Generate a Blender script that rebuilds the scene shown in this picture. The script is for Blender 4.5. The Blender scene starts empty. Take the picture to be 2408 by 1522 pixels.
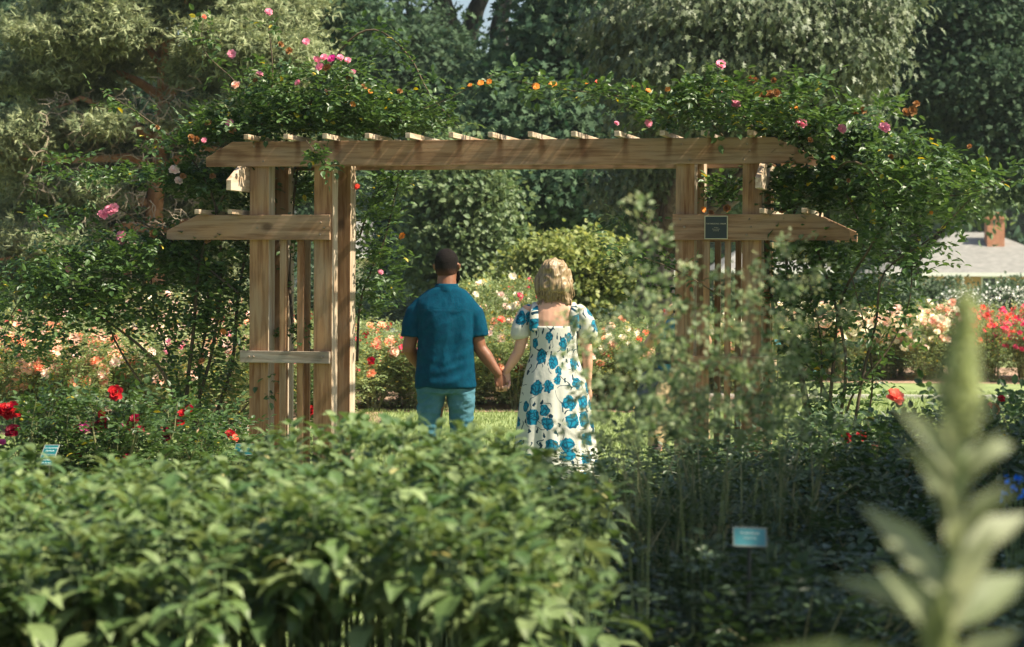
import bpy, bmesh, math, random
import numpy as np
from mathutils import Vector, Matrix, Quaternion, noise as mnoise

rng = np.random.default_rng(11)
random.seed(11)
C = bpy.context.scene.collection
SC = bpy.context.scene
R = math.radians

# ------------------------------------------------------------------ camera
F = 5686.0; CX, CY = 1204.0, 761.0; EYE = 1.5; HY = 670.0
CAMROT = Matrix.Rotation(R(90) - math.atan((CY - HY) / F), 3, 'X') @ Matrix.Rotation(R(0.3), 3, 'Z')
cd = bpy.data.cameras.new('camera'); cam = bpy.data.objects.new('camera', cd); C.objects.link(cam)
cam.matrix_world = Matrix.Translation((0, 0, EYE)) @ CAMROT.to_4x4()
cd.lens = 85.0; cd.sensor_width = 36.0; cd.clip_start = 0.1; cd.clip_end = 1000
cd.dof.use_dof = True; cd.dof.focus_distance = 17.0; cd.dof.aperture_fstop = 4.4; cd.dof.aperture_blades = 0
SC.camera = cam

def W(px, py, Y):
    d = CAMROT @ Vector(((px - CX) / F, -(py - CY) / F, -1.0))
    k = Y / d.y
    return Vector((d.x * k, Y, EYE + d.z * k))

# ------------------------------------------------------------------ materials
def newmat(name):
    m = bpy.data.materials.new(name); m.use_nodes = True
    nt = m.node_tree; nt.nodes.clear()
    out = nt.nodes.new('ShaderNodeOutputMaterial')
    return m, nt, out

def N(nt, t, **kw):
    n = nt.nodes.new(t)
    for k, v in kw.items():
        if k == 'inp':
            for a, b in v.items(): n.inputs[a].default_value = b
        else: setattr(n, k, v)
    return n

def c4(c): return (c[0], c[1], c[2], 1.0)

def leafmat(name, ca, cb, cc=None, trans=0.35, rough=0.5, spec=0.4, yellow=None, yfrac=0.02):
    """ca..cb random per leaf; yellow = odd leaves of another colour"""
    m, nt, out = newmat(name)
    geo = N(nt, 'ShaderNodeNewGeometry')
    ramp = N(nt, 'ShaderNodeValToRGB')
    e = ramp.color_ramp.elements
    e[0].color = c4(ca); e[0].position = 0
    e[1].color = c4(cb); e[1].position = 1 - (yfrac if yellow else 0)
    if cc: x = e.new(0.5); x.color = c4(cc)
    if yellow:
        ramp.color_ramp.interpolation = 'LINEAR'
        x = e.new(min(1.0, 1 - yfrac + 0.004)); x.color = c4(yellow)
    nt.links.new(geo.outputs['Random Per Island'], ramp.inputs[0])
    oi = N(nt, 'ShaderNodeObjectInfo')
    mp = N(nt, 'ShaderNodeMapRange', inp={3: 0.82, 4: 1.18})
    nt.links.new(oi.outputs['Random'], mp.inputs[0])
    hsv = N(nt, 'ShaderNodeHueSaturation')
    nt.links.new(ramp.outputs[0], hsv.inputs['Color']); nt.links.new(mp.outputs[0], hsv.inputs['Value'])
    p = N(nt, 'ShaderNodeBsdfPrincipled', inp={'Roughness': rough, 'Specular IOR Level': spec})
    nt.links.new(hsv.outputs[0], p.inputs['Base Color'])
    tr = N(nt, 'ShaderNodeBsdfTranslucent')
    h2 = N(nt, 'ShaderNodeHueSaturation', inp={'Hue': 0.48, 'Saturation': 1.15, 'Value': 1.5})
    nt.links.new(hsv.outputs[0], h2.inputs['Color']); nt.links.new(h2.outputs[0], tr.inputs[0])
    mx = N(nt, 'ShaderNodeMixShader', inp={0: trans})
    nt.links.new(p.outputs[0], mx.inputs[1]); nt.links.new(tr.outputs[0], mx.inputs[2])
    nt.links.new(mx.outputs[0], out.inputs[0])
    return m

def noisemat(name, ca, cb, scale=8, rough=0.8, bump=0.0, stretch=(1, 1, 1), spec=0.3, detail=5, bscale=None, space='Object', sheen=0.0, sss=0.0, p0=0.35, p1=0.65, bdist=0.01):
    m, nt, out = newmat(name)
    tc = N(nt, 'ShaderNodeTexCoord')
    mp = N(nt, 'ShaderNodeMapping'); mp.inputs['Scale'].default_value = stretch
    nt.links.new(tc.outputs[space], mp.inputs[0])
    oi = N(nt, 'ShaderNodeObjectInfo')
    mul = N(nt, 'ShaderNodeMath', operation='MULTIPLY', inp={1: 37.0})
    nt.links.new(oi.outputs['Random'], mul.inputs[0]); nt.links.new(mul.outputs[0], mp.inputs['Location'])
    nz = N(nt, 'ShaderNodeTexNoise', inp={'Scale': scale, 'Detail': detail, 'Roughness': 0.6})
    nt.links.new(mp.outputs[0], nz.inputs[0])
    rp = N(nt, 'ShaderNodeValToRGB')
    rp.color_ramp.elements[0].color = c4(ca); rp.color_ramp.elements[1].color = c4(cb)
    rp.color_ramp.elements[0].position = p0; rp.color_ramp.elements[1].position = p1
    nt.links.new(nz.outputs[0], rp.inputs[0])
    p = N(nt, 'ShaderNodeBsdfPrincipled', inp={'Roughness': rough, 'Specular IOR Level': spec, 'Sheen Weight': sheen, 'Subsurface Weight': sss})
    if sss: p.inputs['Subsurface Scale'].default_value = 0.01
    nt.links.new(rp.outputs[0], p.inputs['Base Color'])
    if bump:
        nb = N(nt, 'ShaderNodeTexNoise', inp={'Scale': bscale or scale * 2, 'Detail': 4})
        nt.links.new(mp.outputs[0], nb.inputs[0])
        bp = N(nt, 'ShaderNodeBump', inp={'Strength': bump, 'Distance': bdist})
        nt.links.new(nb.outputs[0], bp.inputs['Height']); nt.links.new(bp.outputs[0], p.inputs['Normal'])
    nt.links.new(p.outputs[0], out.inputs[0])
    return m

def woodmat(name, axis, light, dark, grey, stains=None):
    light, dark, grey = [[v * k for v, k in zip(q, (.98, .93, .92))] for q in (light, dark, grey)]
    """weathered lumber; axis = index of the grain direction in object space"""
    m, nt, out = newmat(name)
    tc = N(nt, 'ShaderNodeTexCoord'); oi = N(nt, 'ShaderNodeObjectInfo')
    off = N(nt, 'ShaderNodeVectorMath', operation='SCALE'); 
    cmb = N(nt, 'ShaderNodeCombineXYZ', inp={0: 13.1, 1: 7.7, 2: 9.3})
    nt.links.new(cmb.outputs[0], off.inputs[0]); nt.links.new(oi.outputs['Random'], off.inputs['Scale'])
    add = N(nt, 'ShaderNodeVectorMath', operation='ADD')
    nt.links.new(tc.outputs['Object'], add.inputs[0]); nt.links.new(off.outputs[0], add.inputs[1])
    s = [13.0] * 3; s[axis] = 0.8
    mp = N(nt, 'ShaderNodeMapping'); mp.inputs['Scale'].default_value = s
    nt.links.new(add.outputs[0], mp.inputs[0])
    # large swirls bend the grain round knots
    nzw = N(nt, 'ShaderNodeTexNoise', inp={'Scale': 1.0, 'Detail': 2, 'Distortion': 0.6})
    s2 = [5.0] * 3; s2[axis] = 1.1
    mp2 = N(nt, 'ShaderNodeMapping'); mp2.inputs['Scale'].default_value = s2
    nt.links.new(add.outputs[0], mp2.inputs[0]); nt.links.new(mp2.outputs[0], nzw.inputs[0])
    mulw = N(nt, 'ShaderNodeMath', operation='MULTIPLY', inp={1: 26.0})
    nt.links.new(nzw.outputs[0], mulw.inputs[0])
    sn = N(nt, 'ShaderNodeMath', operation='SINE'); nt.links.new(mulw.outputs[0], sn.inputs[0])
    nz = N(nt, 'ShaderNodeTexNoise', inp={'Scale': 3.0, 'Detail': 6, 'Roughness': 0.65})
    nt.links.new(mp.outputs[0], nz.inputs[0])
    ma = N(nt, 'ShaderNodeMath', operation='MULTIPLY_ADD', inp={1: 0.075}); nt.links.new(sn.outputs[0], ma.inputs[0]); nt.links.new(nz.outputs[0], ma.inputs[2])
    rp = N(nt, 'ShaderNodeValToRGB'); e = rp.color_ramp.elements
    e[0].position = 0.33; e[0].color = c4(dark); e[1].position = 0.62; e[1].color = c4(light)
    nt.links.new(ma.outputs[0], rp.inputs[0])
    # grey weathering patches
    nw = N(nt, 'ShaderNodeTexNoise', inp={'Scale': 2.2, 'Detail': 3})
    s3 = [3.5] * 3; s3[axis] = 0.9
    mp3 = N(nt, 'ShaderNodeMapping'); mp3.inputs['Scale'].default_value = s3
    nt.links.new(add.outputs[0], mp3.inputs[0]); nt.links.new(mp3.outputs[0], nw.inputs[0])
    gr = N(nt, 'ShaderNodeMapRange', inp={1: 0.42, 2: 0.68, 3: 0.0, 4: 0.85}); nt.links.new(nw.outputs[0], gr.inputs[0])
    mix = N(nt, 'ShaderNodeMix', data_type='RGBA')
    nt.links.new(gr.outputs[0], mix.inputs[0]); nt.links.new(rp.outputs[0], mix.inputs[6]); mix.inputs[7].default_value = c4(grey)
    mulg = N(nt, 'ShaderNodeMix', data_type='RGBA', blend_type='MULTIPLY', inp={0: 0.55})
    fine = N(nt, 'ShaderNodeValToRGB'); fe = fine.color_ramp.elements
    fe[0].position = 0.38; fe[0].color = (0.68, 0.58, 0.50, 1); fe[1].position = 0.52; fe[1].color = (1, 1, 1, 1)
    nt.links.new(nz.outputs[0], fine.inputs[0])
    nt.links.new(mix.outputs[2], mulg.inputs[6]); nt.links.new(fine.outputs[0], mulg.inputs[7])
    # knots
    sk = [2.2] * 3; sk[axis] = 1.3
    mpk = N(nt, 'ShaderNodeMapping'); mpk.inputs['Scale'].default_value = sk
    nt.links.new(add.outputs[0], mpk.inputs[0])
    vk = N(nt, 'ShaderNodeTexVoronoi', inp={'Scale': 1.6}); nt.links.new(mpk.outputs[0], vk.inputs[0])
    kr = N(nt, 'ShaderNodeMapRange', inp={1: 0.05, 2: 0.13, 3: 0.75, 4: 0.0}); nt.links.new(vk.outputs['Distance'], kr.inputs[0])
    mk = N(nt, 'ShaderNodeMix', data_type='RGBA'); nt.links.new(kr.outputs[0], mk.inputs[0])
    nt.links.new(mulg.outputs[2], mk.inputs[6]); mk.inputs[7].default_value = (0.07, 0.035, 0.018, 1)
    p = N(nt, 'ShaderNodeBsdfPrincipled', inp={'Roughness': 0.75, 'Specular IOR Level': 0.25})
    if stains:   # rusty rain streaks running down from each rafter
        x0, spc, hh = stains; L = nt.links.new
        sx = N(nt, 'ShaderNodeSeparateXYZ'); L(tc.outputs['Object'], sx.inputs[0])
        nn = N(nt, 'ShaderNodeTexNoise', inp={'Scale': 14.0, 'Detail': 3}); L(tc.outputs['Object'], nn.inputs[0])
        ax = N(nt, 'ShaderNodeMath', operation='MULTIPLY_ADD', inp={1: .05}); L(nn.outputs[0], ax.inputs[0]); L(sx.outputs[0], ax.inputs[2])
        a1 = N(nt, 'ShaderNodeMath', operation='ADD', inp={1: -x0 - .025 + 40 * spc}); L(ax.outputs[0], a1.inputs[0])
        a2 = N(nt, 'ShaderNodeMath', operation='MODULO', inp={1: spc}); L(a1.outputs[0], a2.inputs[0])
        a3 = N(nt, 'ShaderNodeMath', operation='SUBTRACT', inp={1: spc / 2}); L(a2.outputs[0], a3.inputs[0])
        a4 = N(nt, 'ShaderNodeMath', operation='ABSOLUTE'); L(a3.outputs[0], a4.inputs[0])
        a5 = N(nt, 'ShaderNodeMapRange', inp={1: .010, 2: .034, 3: 1.0, 4: 0.0}); L(a4.outputs[0], a5.inputs[0])
        z1 = N(nt, 'ShaderNodeMapRange', inp={1: -hh * .5, 2: hh * .5, 3: 0.05, 4: .95}); L(sx.outputs[2], z1.inputs[0])
        m1 = N(nt, 'ShaderNodeMath', operation='MULTIPLY'); L(a5.outputs[0], m1.inputs[0]); L(z1.outputs[0], m1.inputs[1])
        ms = N(nt, 'ShaderNodeMix', data_type='RGBA', blend_type='MULTIPLY'); L(m1.outputs[0], ms.inputs[0]); L(mk.outputs[2], ms.inputs[6]); ms.inputs[7].default_value = (.36, .21, .11, 1)
        mk = ms
    nt.links.new(mk.outputs[2], p.inputs['Base Color'])
    bp = N(nt, 'ShaderNodeBump', inp={'Strength': 0.5, 'Distance': 0.004})
    nt.links.new(nz.outputs[0], bp.inputs['Height']); nt.links.new(bp.outputs[0], p.inputs['Normal'])
    nt.links.new(p.outputs[0], out.inputs[0])
    return m

def plain(name, col, rough=0.6, spec=0.3, metal=0.0):
    return noisemat(name, [x * 0.88 for x in col], [min(1, x * 1.08) for x in col], 14, rough, 0.0, spec=spec)

# ------------------------------------------------------------------ object helpers
def link(o, parent=None):
    C.objects.link(o)
    if parent is not None: o.parent = parent
    return o

def tag(o, label=None, cat=None, group=None, kind=None):
    if label: o['label'] = label
    if cat: o['category'] = cat
    if group: o['group'] = group
    if kind: o['kind'] = kind
    return o

def thing(name, label, cat, loc=(0, 0, 0), rz=0.0, group=None):
    o = bpy.data.objects.new(name, None); o.empty_display_size = 0.2
    C.objects.link(o); o.location = loc; o.rotation_euler = (0, 0, rz)
    return tag(o, label, cat, group)

def obj(name, me, parent=None, loc=None):
    o = bpy.data.objects.new(name, me); link(o, parent)
    if loc is not None: o.location = loc
    return o

def mesh_np(name, V, polys_flat, sizes, mat, midx=None, smooth=False):
    me = bpy.data.meshes.new(name)
    V = np.asarray(V, dtype=np.float32)
    me.vertices.add(len(V)); me.vertices.foreach_set('co', V.ravel())
    me.loops.add(len(polys_flat)); me.loops.foreach_set('vertex_index', np.asarray(polys_flat, dtype=np.int32))
    sizes = np.asarray(sizes, dtype=np.int32)
    me.polygons.add(len(sizes))
    me.polygons.foreach_set('loop_start', np.concatenate([[0], np.cumsum(sizes)[:-1]]).astype(np.int32))
    for m in (mat if isinstance(mat, (list, tuple)) else [mat]): me.materials.append(m)
    if midx is not None: me.polygons.foreach_set('material_index', np.asarray(midx, dtype=np.int32))
    me.polygons.foreach_set('use_smooth', np.full(len(sizes), smooth))
    me.update(calc_edges=True)
    return me

TEMPL = {
    'quad': (np.array([(0, 0, 0), (.42, .5, .06), (1, 0, -.08), (.42, -.5, .06)]), [(0, 3, 2, 1)]),
    'fold': (np.array([(0, 0, 0), (.5, 0, -.02), (1, 0, -.14), (.22, .38, .08), (.62, .42, .05), (.22, -.38, .08), (.62, -.42, .05)]),
             [(0, 1, 2, 4, 3), (0, 5, 6, 2, 1)]),
    'droop': (np.array([(0, 0, 0), (.35, 0, .05), (.7, 0, 0.0), (1, 0, -.22), (.14, .34, .06), (.42, .48, .10), (.75, .3, .02), (.14, -.34, .06), (.42, -.48, .10), (.75, -.3, .02)]),
              [(0, 1, 5, 4), (1, 2, 6, 5), (2, 3, 6), (0, 7, 8, 1), (1, 8, 9, 2), (2, 9, 3)]),
    'lobed': (np.array([(0, 0, 0), (.25, .12, .02), (.3, .5, .05), (.5, .16, 0), (.62, .55, .02), (.72, .16, -.04), (1, 0, -.12), (.72, -.16, -.04), (.62, -.55, .02), (.5, -.16, 0), (.3, -.5, .05), (.25, -.12, .02)]),
              [(0, 11, 10, 9, 3, 2, 1), (3, 9, 8, 7, 5, 4), (5, 7, 6)]),
}
# tuft of pine needles
_nv, _nf = [], []
_r = np.random.default_rng(3)
for i in range(8):
    a = _r.uniform(0, 2 * math.pi); s = _r.uniform(.25, .95)
    d = np.array((_r.uniform(.35, 1.0), math.cos(a) * s, math.sin(a) * s)); d /= np.linalg.norm(d)
    w = np.cross(d, (0, 0, 1)); w /= (np.linalg.norm(w) + 1e-6)
    b = len(_nv); _nv += [tuple(-w * .075), tuple(w * .075), tuple(d)]
    _nf.append((b, b + 1, b + 2))
TEMPL['needle'] = (np.array(_nv), _nf)

def unit(a):
    return a / (np.linalg.norm(a, axis=1, keepdims=True) + 1e-9)

def rdir(n):
    return unit(rng.normal(size=(n, 3)))

def leaves(P, D, U, L, Wd, templ='quad'):
    """returns (V, flat, sizes) for leaves rooted at P along D with normal U"""
    tv, tf = TEMPL[templ]
    n = len(P); k = len(tv)
    D = unit(D); S = unit(np.cross(U, D)); U2 = np.cross(D, S)
    L = np.broadcast_to(np.asarray(L, float), (n,)); Wd = np.broadcast_to(np.asarray(Wd, float), (n,))
    V = P[:, None, :] + tv[None, :, 0:1] * (D * L[:, None])[:, None, :] + tv[None, :, 1:2] * (S * Wd[:, None])[:, None, :] + tv[None, :, 2:3] * (U2 * L[:, None])[:, None, :]
    flat0 = np.array([i for f in tf for i in f]); sz0 = np.array([len(f) for f in tf])
    flat = (flat0[None, :] + (np.arange(n) * k)[:, None]).ravel()
    return V.reshape(-1, 3), flat, np.tile(sz0, n)

def leafmesh(name, P, D, U, L, Wd, templ, mat, midx=None):
    V, fl, sz = leaves(np.asarray(P, float), np.asarray(D, float), np.asarray(U, float), L, Wd, templ)
    if midx is not None: midx = np.repeat(midx, len(TEMPL[templ][1]))
    return mesh_np(name, V, fl, sz, mat, midx)

class MB:
    """collects shapes and links them as one mesh"""
    def __init__(s): s.v = []; s.f = []; s.m = []; s.uv = None
    def add(s, vs, fs, mi=0):
        b = len(s.v); s.v += [tuple(v) for v in vs]
        s.f += [tuple(i + b for i in f) for f in fs]; s.m += [mi] * len(fs)
        return s
    def box(s, x0, x1, y0, y1, z0, z1, mi=0):
        vs = [(x, y, z) for z in (z0, z1) for y in (y0, y1) for x in (x0, x1)]
        return s.add(vs, [(0, 2, 3, 1), (4, 5, 7, 6), (0, 1, 5, 4), (2, 6, 7, 3), (0, 4, 6, 2), (1, 3, 7, 5)], mi)
    def prism(s, poly, y0, y1, mi=0):
        """poly in x,z extruded along y"""
        n = len(poly)
        vs = [(x, y0, z) for x, z in poly] + [(x, y1, z) for x, z in poly]
        fs = [tuple(range(n)), tuple(range(2 * n - 1, n - 1, -1))] + [(i, i + n, (i + 1) % n + n, (i + 1) % n) for i in range(n)]
        return s.add(vs, fs, mi)
    def tube(s, pts, rad, seg=8, mi=0, round_=False, flat=None):
        pts = [Vector(p) for p in pts]
        if not hasattr(rad, '__len__'): rad = [rad] * len(pts)
        rad = list(rad)
        if round_:
            d0 = (pts[0] - pts[1]).normalized(); d1 = (pts[-1] - pts[-2]).normalized()
            r0, r1 = rad[0], rad[-1]
            pts = [pts[0] + d0 * r0 * .95, pts[0] + d0 * r0 * .6] + pts + [pts[-1] + d1 * r1 * .6, pts[-1] + d1 * r1 * .95]
            rad = [r0 * .3, r0 * .8] + rad + [r1 * .8, r1 * .3]
        n = len(pts); up = None; vs = []
        for i in range(n):
            t = (pts[min(i + 1, n - 1)] - pts[max(i - 1, 0)]).normalized()
            if up is None:
                up = Vector((0, 1, 0)) if abs(t.y) < .8 else Vector((1, 0, 0))
            side = t.cross(up)
            if side.length < 1e-5: side = t.orthogonal()
            side.normalize(); up = side.cross(t).normalized()
            for k in range(seg):
                a = 2 * math.pi * k / seg
                ru = rad[i] * (flat if flat else 1.0)
                vs.append(pts[i] + side * math.cos(a) * rad[i] + up * math.sin(a) * ru)
        fs = [(i * seg + k, i * seg + (k + 1) % seg, (i + 1) * seg + (k + 1) % seg, (i + 1) * seg + k) for i in range(n - 1) for k in range(seg)]
        fs += [tuple(range(seg - 1, -1, -1)), tuple(range((n - 1) * seg, n * seg))]
        return s.add(vs, fs, mi)
    def rings(s, rs, seg=28, mi=0, cap=True, power=2.0):
        """rs: (cx, cy, z, rx, ry) horizontal superellipse rings, bottom to top or top to bottom"""
        vs = []
        for r in rs:
            cx, cy, z, rx, ry = r[:5]
            for k in range(seg):
                a = 2 * math.pi * k / seg; c, t = math.cos(a), math.sin(a)
                e = 2.0 / power
                vs.append((cx + rx * math.copysign(abs(c) ** e, c), cy + ry * math.copysign(abs(t) ** e, t), z))
        n = len(rs)
        up = rs[-1][2] > rs[0][2]
        fs = []
        for i in range(n - 1):
            for k in range(seg):
                q = (i * seg + k, i * seg + (k + 1) % seg, (i + 1) * seg + (k + 1) % seg, (i + 1) * seg + k)
                fs.append(q if up else q[::-1])
        if cap:
            a = tuple(range(seg)); b = tuple(range((n - 1) * seg, n * seg))
            fs += [a[::-1] if up else a, b if up else b[::-1]]
        return s.add(vs, fs, mi)
    def ball(s, c, r, sq=(1, 1, 1), seg=12, mi=0):
        rs = []
        n = seg // 2 + 1
        for i in range(n + 1):
            a = -math.pi / 2 + math.pi * i / n
            rr = max(.02, math.cos(a)) * r
            rs.append((c[0], c[1], c[2] + math.sin(a) * r * sq[2], rr * sq[0], rr * sq[1]))
        return s.rings(rs, seg, mi)
    def mesh(s, name, mats, smooth=False):
        me = bpy.data.meshes.new(name); me.from_pydata(s.v, [], s.f)
        for m in (mats if isinstance(mats, (list, tuple)) else [mats]): me.materials.append(m)
        me.polygons.foreach_set('material_index', s.m)
        me.polygons.foreach_set('use_smooth', [smooth] * len(s.f))
        me.update()
        return me
    def build(s, name, mats, parent=None, smooth=False, loc=None):
        return obj(name, s.mesh(name, mats, smooth), parent, loc)
    def build_c(s, name, mats, parent=None, smooth=False, bevel=0.0):
        """origin at the centre of the shape"""
        a = np.array(s.v); c = (a.min(0) + a.max(0)) / 2
        s.v = [tuple(p) for p in (a - c)]
        o = s.build(name, mats, parent, smooth, tuple(c))
        if bevel:
            b = o.modifiers.new('bevel', 'BEVEL'); b.width = bevel; b.segments = 2; b.limit_method = 'ANGLE'
        return o
    def remesh(s, name, mats, parent, voxel=0.008, smooth=3, post=None, loc=None):
        me = s.mesh('tmp', mats, True)
        o = bpy.data.objects.new('tmp', me); C.objects.link(o)
        rm = o.modifiers.new('r', 'REMESH'); rm.mode = 'VOXEL'; rm.voxel_size = voxel; rm.use_smooth_shade = True
        if smooth:
            sm = o.modifiers.new('s', 'SMOOTH'); sm.factor = .5; sm.iterations = smooth
        dg = bpy.context.evaluated_depsgraph_get(); dg.update()
        me2 = bpy.data.meshes.new_from_object(o.evaluated_get(dg))
        bpy.data.objects.remove(o); bpy.data.meshes.remove(me)
        me2.name = name
        if post: post(me2)
        me2.polygons.foreach_set('use_smooth', [True] * len(me2.polygons))
        if not me2.materials:
            for m in (mats if isinstance(mats, (list, tuple)) else [mats]): me2.materials.append(m)
        return obj(name, me2, parent, loc)

def copy_tree(o, parent=None):
    c = o.copy(); C.objects.link(c)
    if parent is not None: c.parent = parent
    for ch in list(o.children): copy_tree(ch, c)
    return c

# ------------------------------------------------------------------ world, sun
w = bpy.data.worlds.new("World"); SC.world = w; w.use_nodes = True
SUN_EL = R(50); SUN_DIR = Vector((0.95, -0.28, 0)).normalized()
bg = w.node_tree.nodes['Background']; bg.inputs[1].default_value = 0.07
sky = w.node_tree.nodes.new('ShaderNodeTexSky'); sky.sky_type = 'NISHITA'; sky.sun_disc = False
sky.sun_elevation = SUN_EL; sky.sun_rotation = math.atan2(SUN_DIR.x, SUN_DIR.y)
sky.dust_density = 2.5; sky.air_density = 1.0
w.node_tree.links.new(sky.outputs[0], bg.inputs[0])
sl = bpy.data.lights.new('sun', 'SUN'); sl.energy = 5.0; sl.angle = R(0.6); sl.color = (1.0, 0.90, 0.72)
so = bpy.data.objects.new('sun', sl); C.objects.link(so)
S3 = Vector((SUN_DIR.x * math.cos(SUN_EL), SUN_DIR.y * math.cos(SUN_EL), math.sin(SUN_EL)))
so.rotation_euler = S3.to_track_quat('Z', 'Y').to_euler(); so.location = (8, -4, 14)
SC.view_settings.view_transform = 'Standard'; SC.view_settings.look = 'None'
SC.view_settings.exposure = 1.35; SC.view_settings.gamma = 1.0

# ------------------------------------------------------------------ ground
m_lawn = noisemat('lawn_green', (.13, .18, .06), (.23, .28, .11), 3.0, .9, .6, detail=8, bscale=60)
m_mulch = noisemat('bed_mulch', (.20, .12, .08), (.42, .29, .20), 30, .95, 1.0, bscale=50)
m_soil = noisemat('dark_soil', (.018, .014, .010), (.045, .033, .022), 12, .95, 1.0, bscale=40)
m_conc = noisemat('kerb_concrete', (.42, .40, .35), (.58, .55, .49), 10, .9, .4)

def sheet(name, poly, z, mat, kind='structure', thick=0.0):
    mb = MB(); n = len(poly)
    mb.add([(x, y, z) for x, y in poly], [tuple(range(n))])
    o = mb.build(name, mat); tag(o, kind=kind); return o

# lawn sheet with gentle unevenness
def grid_sheet(name, x0, x1, y0, y1, nx, ny, amp, mat, z=0.0):
    xs = np.linspace(x0, x1, nx); ys = np.linspace(y0, y1, ny)
    X, Y = np.meshgrid(xs, ys)
    Z = z + amp * (np.sin(X * 1.3 + 1) * np.cos(Y * .9) + .5 * np.sin(X * 2.9 + Y * 1.7))
    V = np.stack([X, Y, Z], -1).reshape(-1, 3)
    i = np.arange(nx * ny).reshape(ny, nx)
    q = np.stack([i[:-1, :-1], i[:-1, 1:], i[1:, 1:], i[1:, :-1]], -1).reshape(-1)
    return obj(name, mesh_np(name, V, q, np.full((nx - 1) * (ny - 1), 4), mat, smooth=True))
lawn = grid_sheet('lawn', -400, 400, -30, 770, 81, 81, 0.0, m_lawn); tag(lawn, kind='structure')
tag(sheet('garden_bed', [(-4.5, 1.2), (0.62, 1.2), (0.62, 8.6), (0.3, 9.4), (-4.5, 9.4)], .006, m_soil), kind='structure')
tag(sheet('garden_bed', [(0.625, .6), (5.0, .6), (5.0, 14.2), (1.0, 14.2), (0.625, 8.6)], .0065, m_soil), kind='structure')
tag(sheet('mulch_bed', [(-9.5, 23.5), (-2.2, 23.9), (-1.4, 26), (-1.5, 28.3), (2.0, 28.6), (3.2, 30.5), (3.6, 36), (-9.5, 37)], .005, m_mulch), kind='structure')
tag(sheet('mulch_bed', [(5.1, 37.6), (15, 37.4), (15, 45), (4.2, 45), (4.0, 39)], .006, m_mulch), kind='structure')
kb = MB(); kb.box(2.6, 16, 32.4, 32.52, 0, .05); kerb = kb.build('kerb', m_conc); tag(kerb, kind='structure')

# grass blades (stuff)
m_blade = leafmat('grass_blade', (.13, .19, .06), (.26, .31, .13), trans=.4, rough=.6, spec=.2)
n = 125000
gy = 10.0 + 24 * rng.random(n) ** 1.0
gx = (rng.random(n) * 2 - 1) * (gy * .31 + .3)
keep = ~((gy > 23.4) & (gx < -2.0)) & ~((gx > .9) & (gy < 14.2)) & ~((gy > 28.3) & (gx < 3.0))
gx, gy = gx[keep], gy[keep]; n = len(gx)
P = np.stack([gx, gy, np.zeros(n)], -1)
D = unit(np.stack([rng.normal(0, .45, n), rng.normal(0, .45, n), np.ones(n)], -1))
g = obj('grass', leafmesh('grass', P, D, rdir(n), rng.uniform(.035, .075, n), rng.uniform(.008, .014, n), 'quad', m_blade))
tag(g, 'short mown lawn grass lit by the sun', 'grass', kind='stuff')

# ------------------------------------------------------------------ wedding arbor
TH = R(13); DA = F / 326.0
w_x = woodmat('lumber_across', 0, (.36, .225, .125), (.20, .11, .055), (.31, .235, .16))
w_z = woodmat('lumber_upright', 2, (.38, .225, .11), (.21, .105, .045), (.33, .245, .155))
w_zp = woodmat('lumber_sunlit_side', 2, (.44, .37, .27), (.30, .22, .14), (.42, .39, .32))  # right post faces: sun on the weathered side put into a paler colour
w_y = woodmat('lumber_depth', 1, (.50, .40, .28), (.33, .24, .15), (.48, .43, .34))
w_g = woodmat('lumber_grey', 0, (.34, .29, .22), (.20, .16, .115), (.33, .31, .27))
m_stain = noisemat('rain_stain', (.09, .04, .018), (.17, .09, .045), 12, .8, stretch=(3, 3, .6))
m_bolt = noisemat('bolt_zinc', (.16, .11, .07), (.32, .25, .18), 30, .5)
arbor = thing('wedding_arbor', 'tall weathered timber wedding arbor with slatted sides and rafters on top', 'arbor', (0, DA, 0), -TH)

def T(px):
    return (px - CX) * DA / (F * math.cos(TH) + (px - CX) * math.sin(TH))
SP = 0.46; PD = 0.14
ZT0, ZT1 = 2.362, 2.546      # top beams
ZL0, ZL1 = 1.822, 2.006      # lower beams
ZB0, ZB1 = 0.915, 1.003      # rail
posts = [(586, 631.5), (737, 780.6), (1587, 1631.3), (1744, 1790)]
for a, b in posts:
    x0, x1 = T(a), T(b)
    for y0 in (0.0, SP):
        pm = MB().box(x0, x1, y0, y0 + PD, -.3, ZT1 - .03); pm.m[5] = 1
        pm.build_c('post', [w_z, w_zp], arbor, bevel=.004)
def beamshape(xl, xr, z0, z1, cutl, cutr):
    h = z1 - z0; p = [(xl, z0), (xr, z0)]
    if cutr: p += [(xr, z0 + h * .385), (xr - cutr, z1)]
    else: p += [(xr, z1)]
    if cutl: p += [(xl + cutl, z1), (xl, z0 + h * .37)]
    else: p += [(xl, z1)]
    return p
BT = .038
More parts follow.
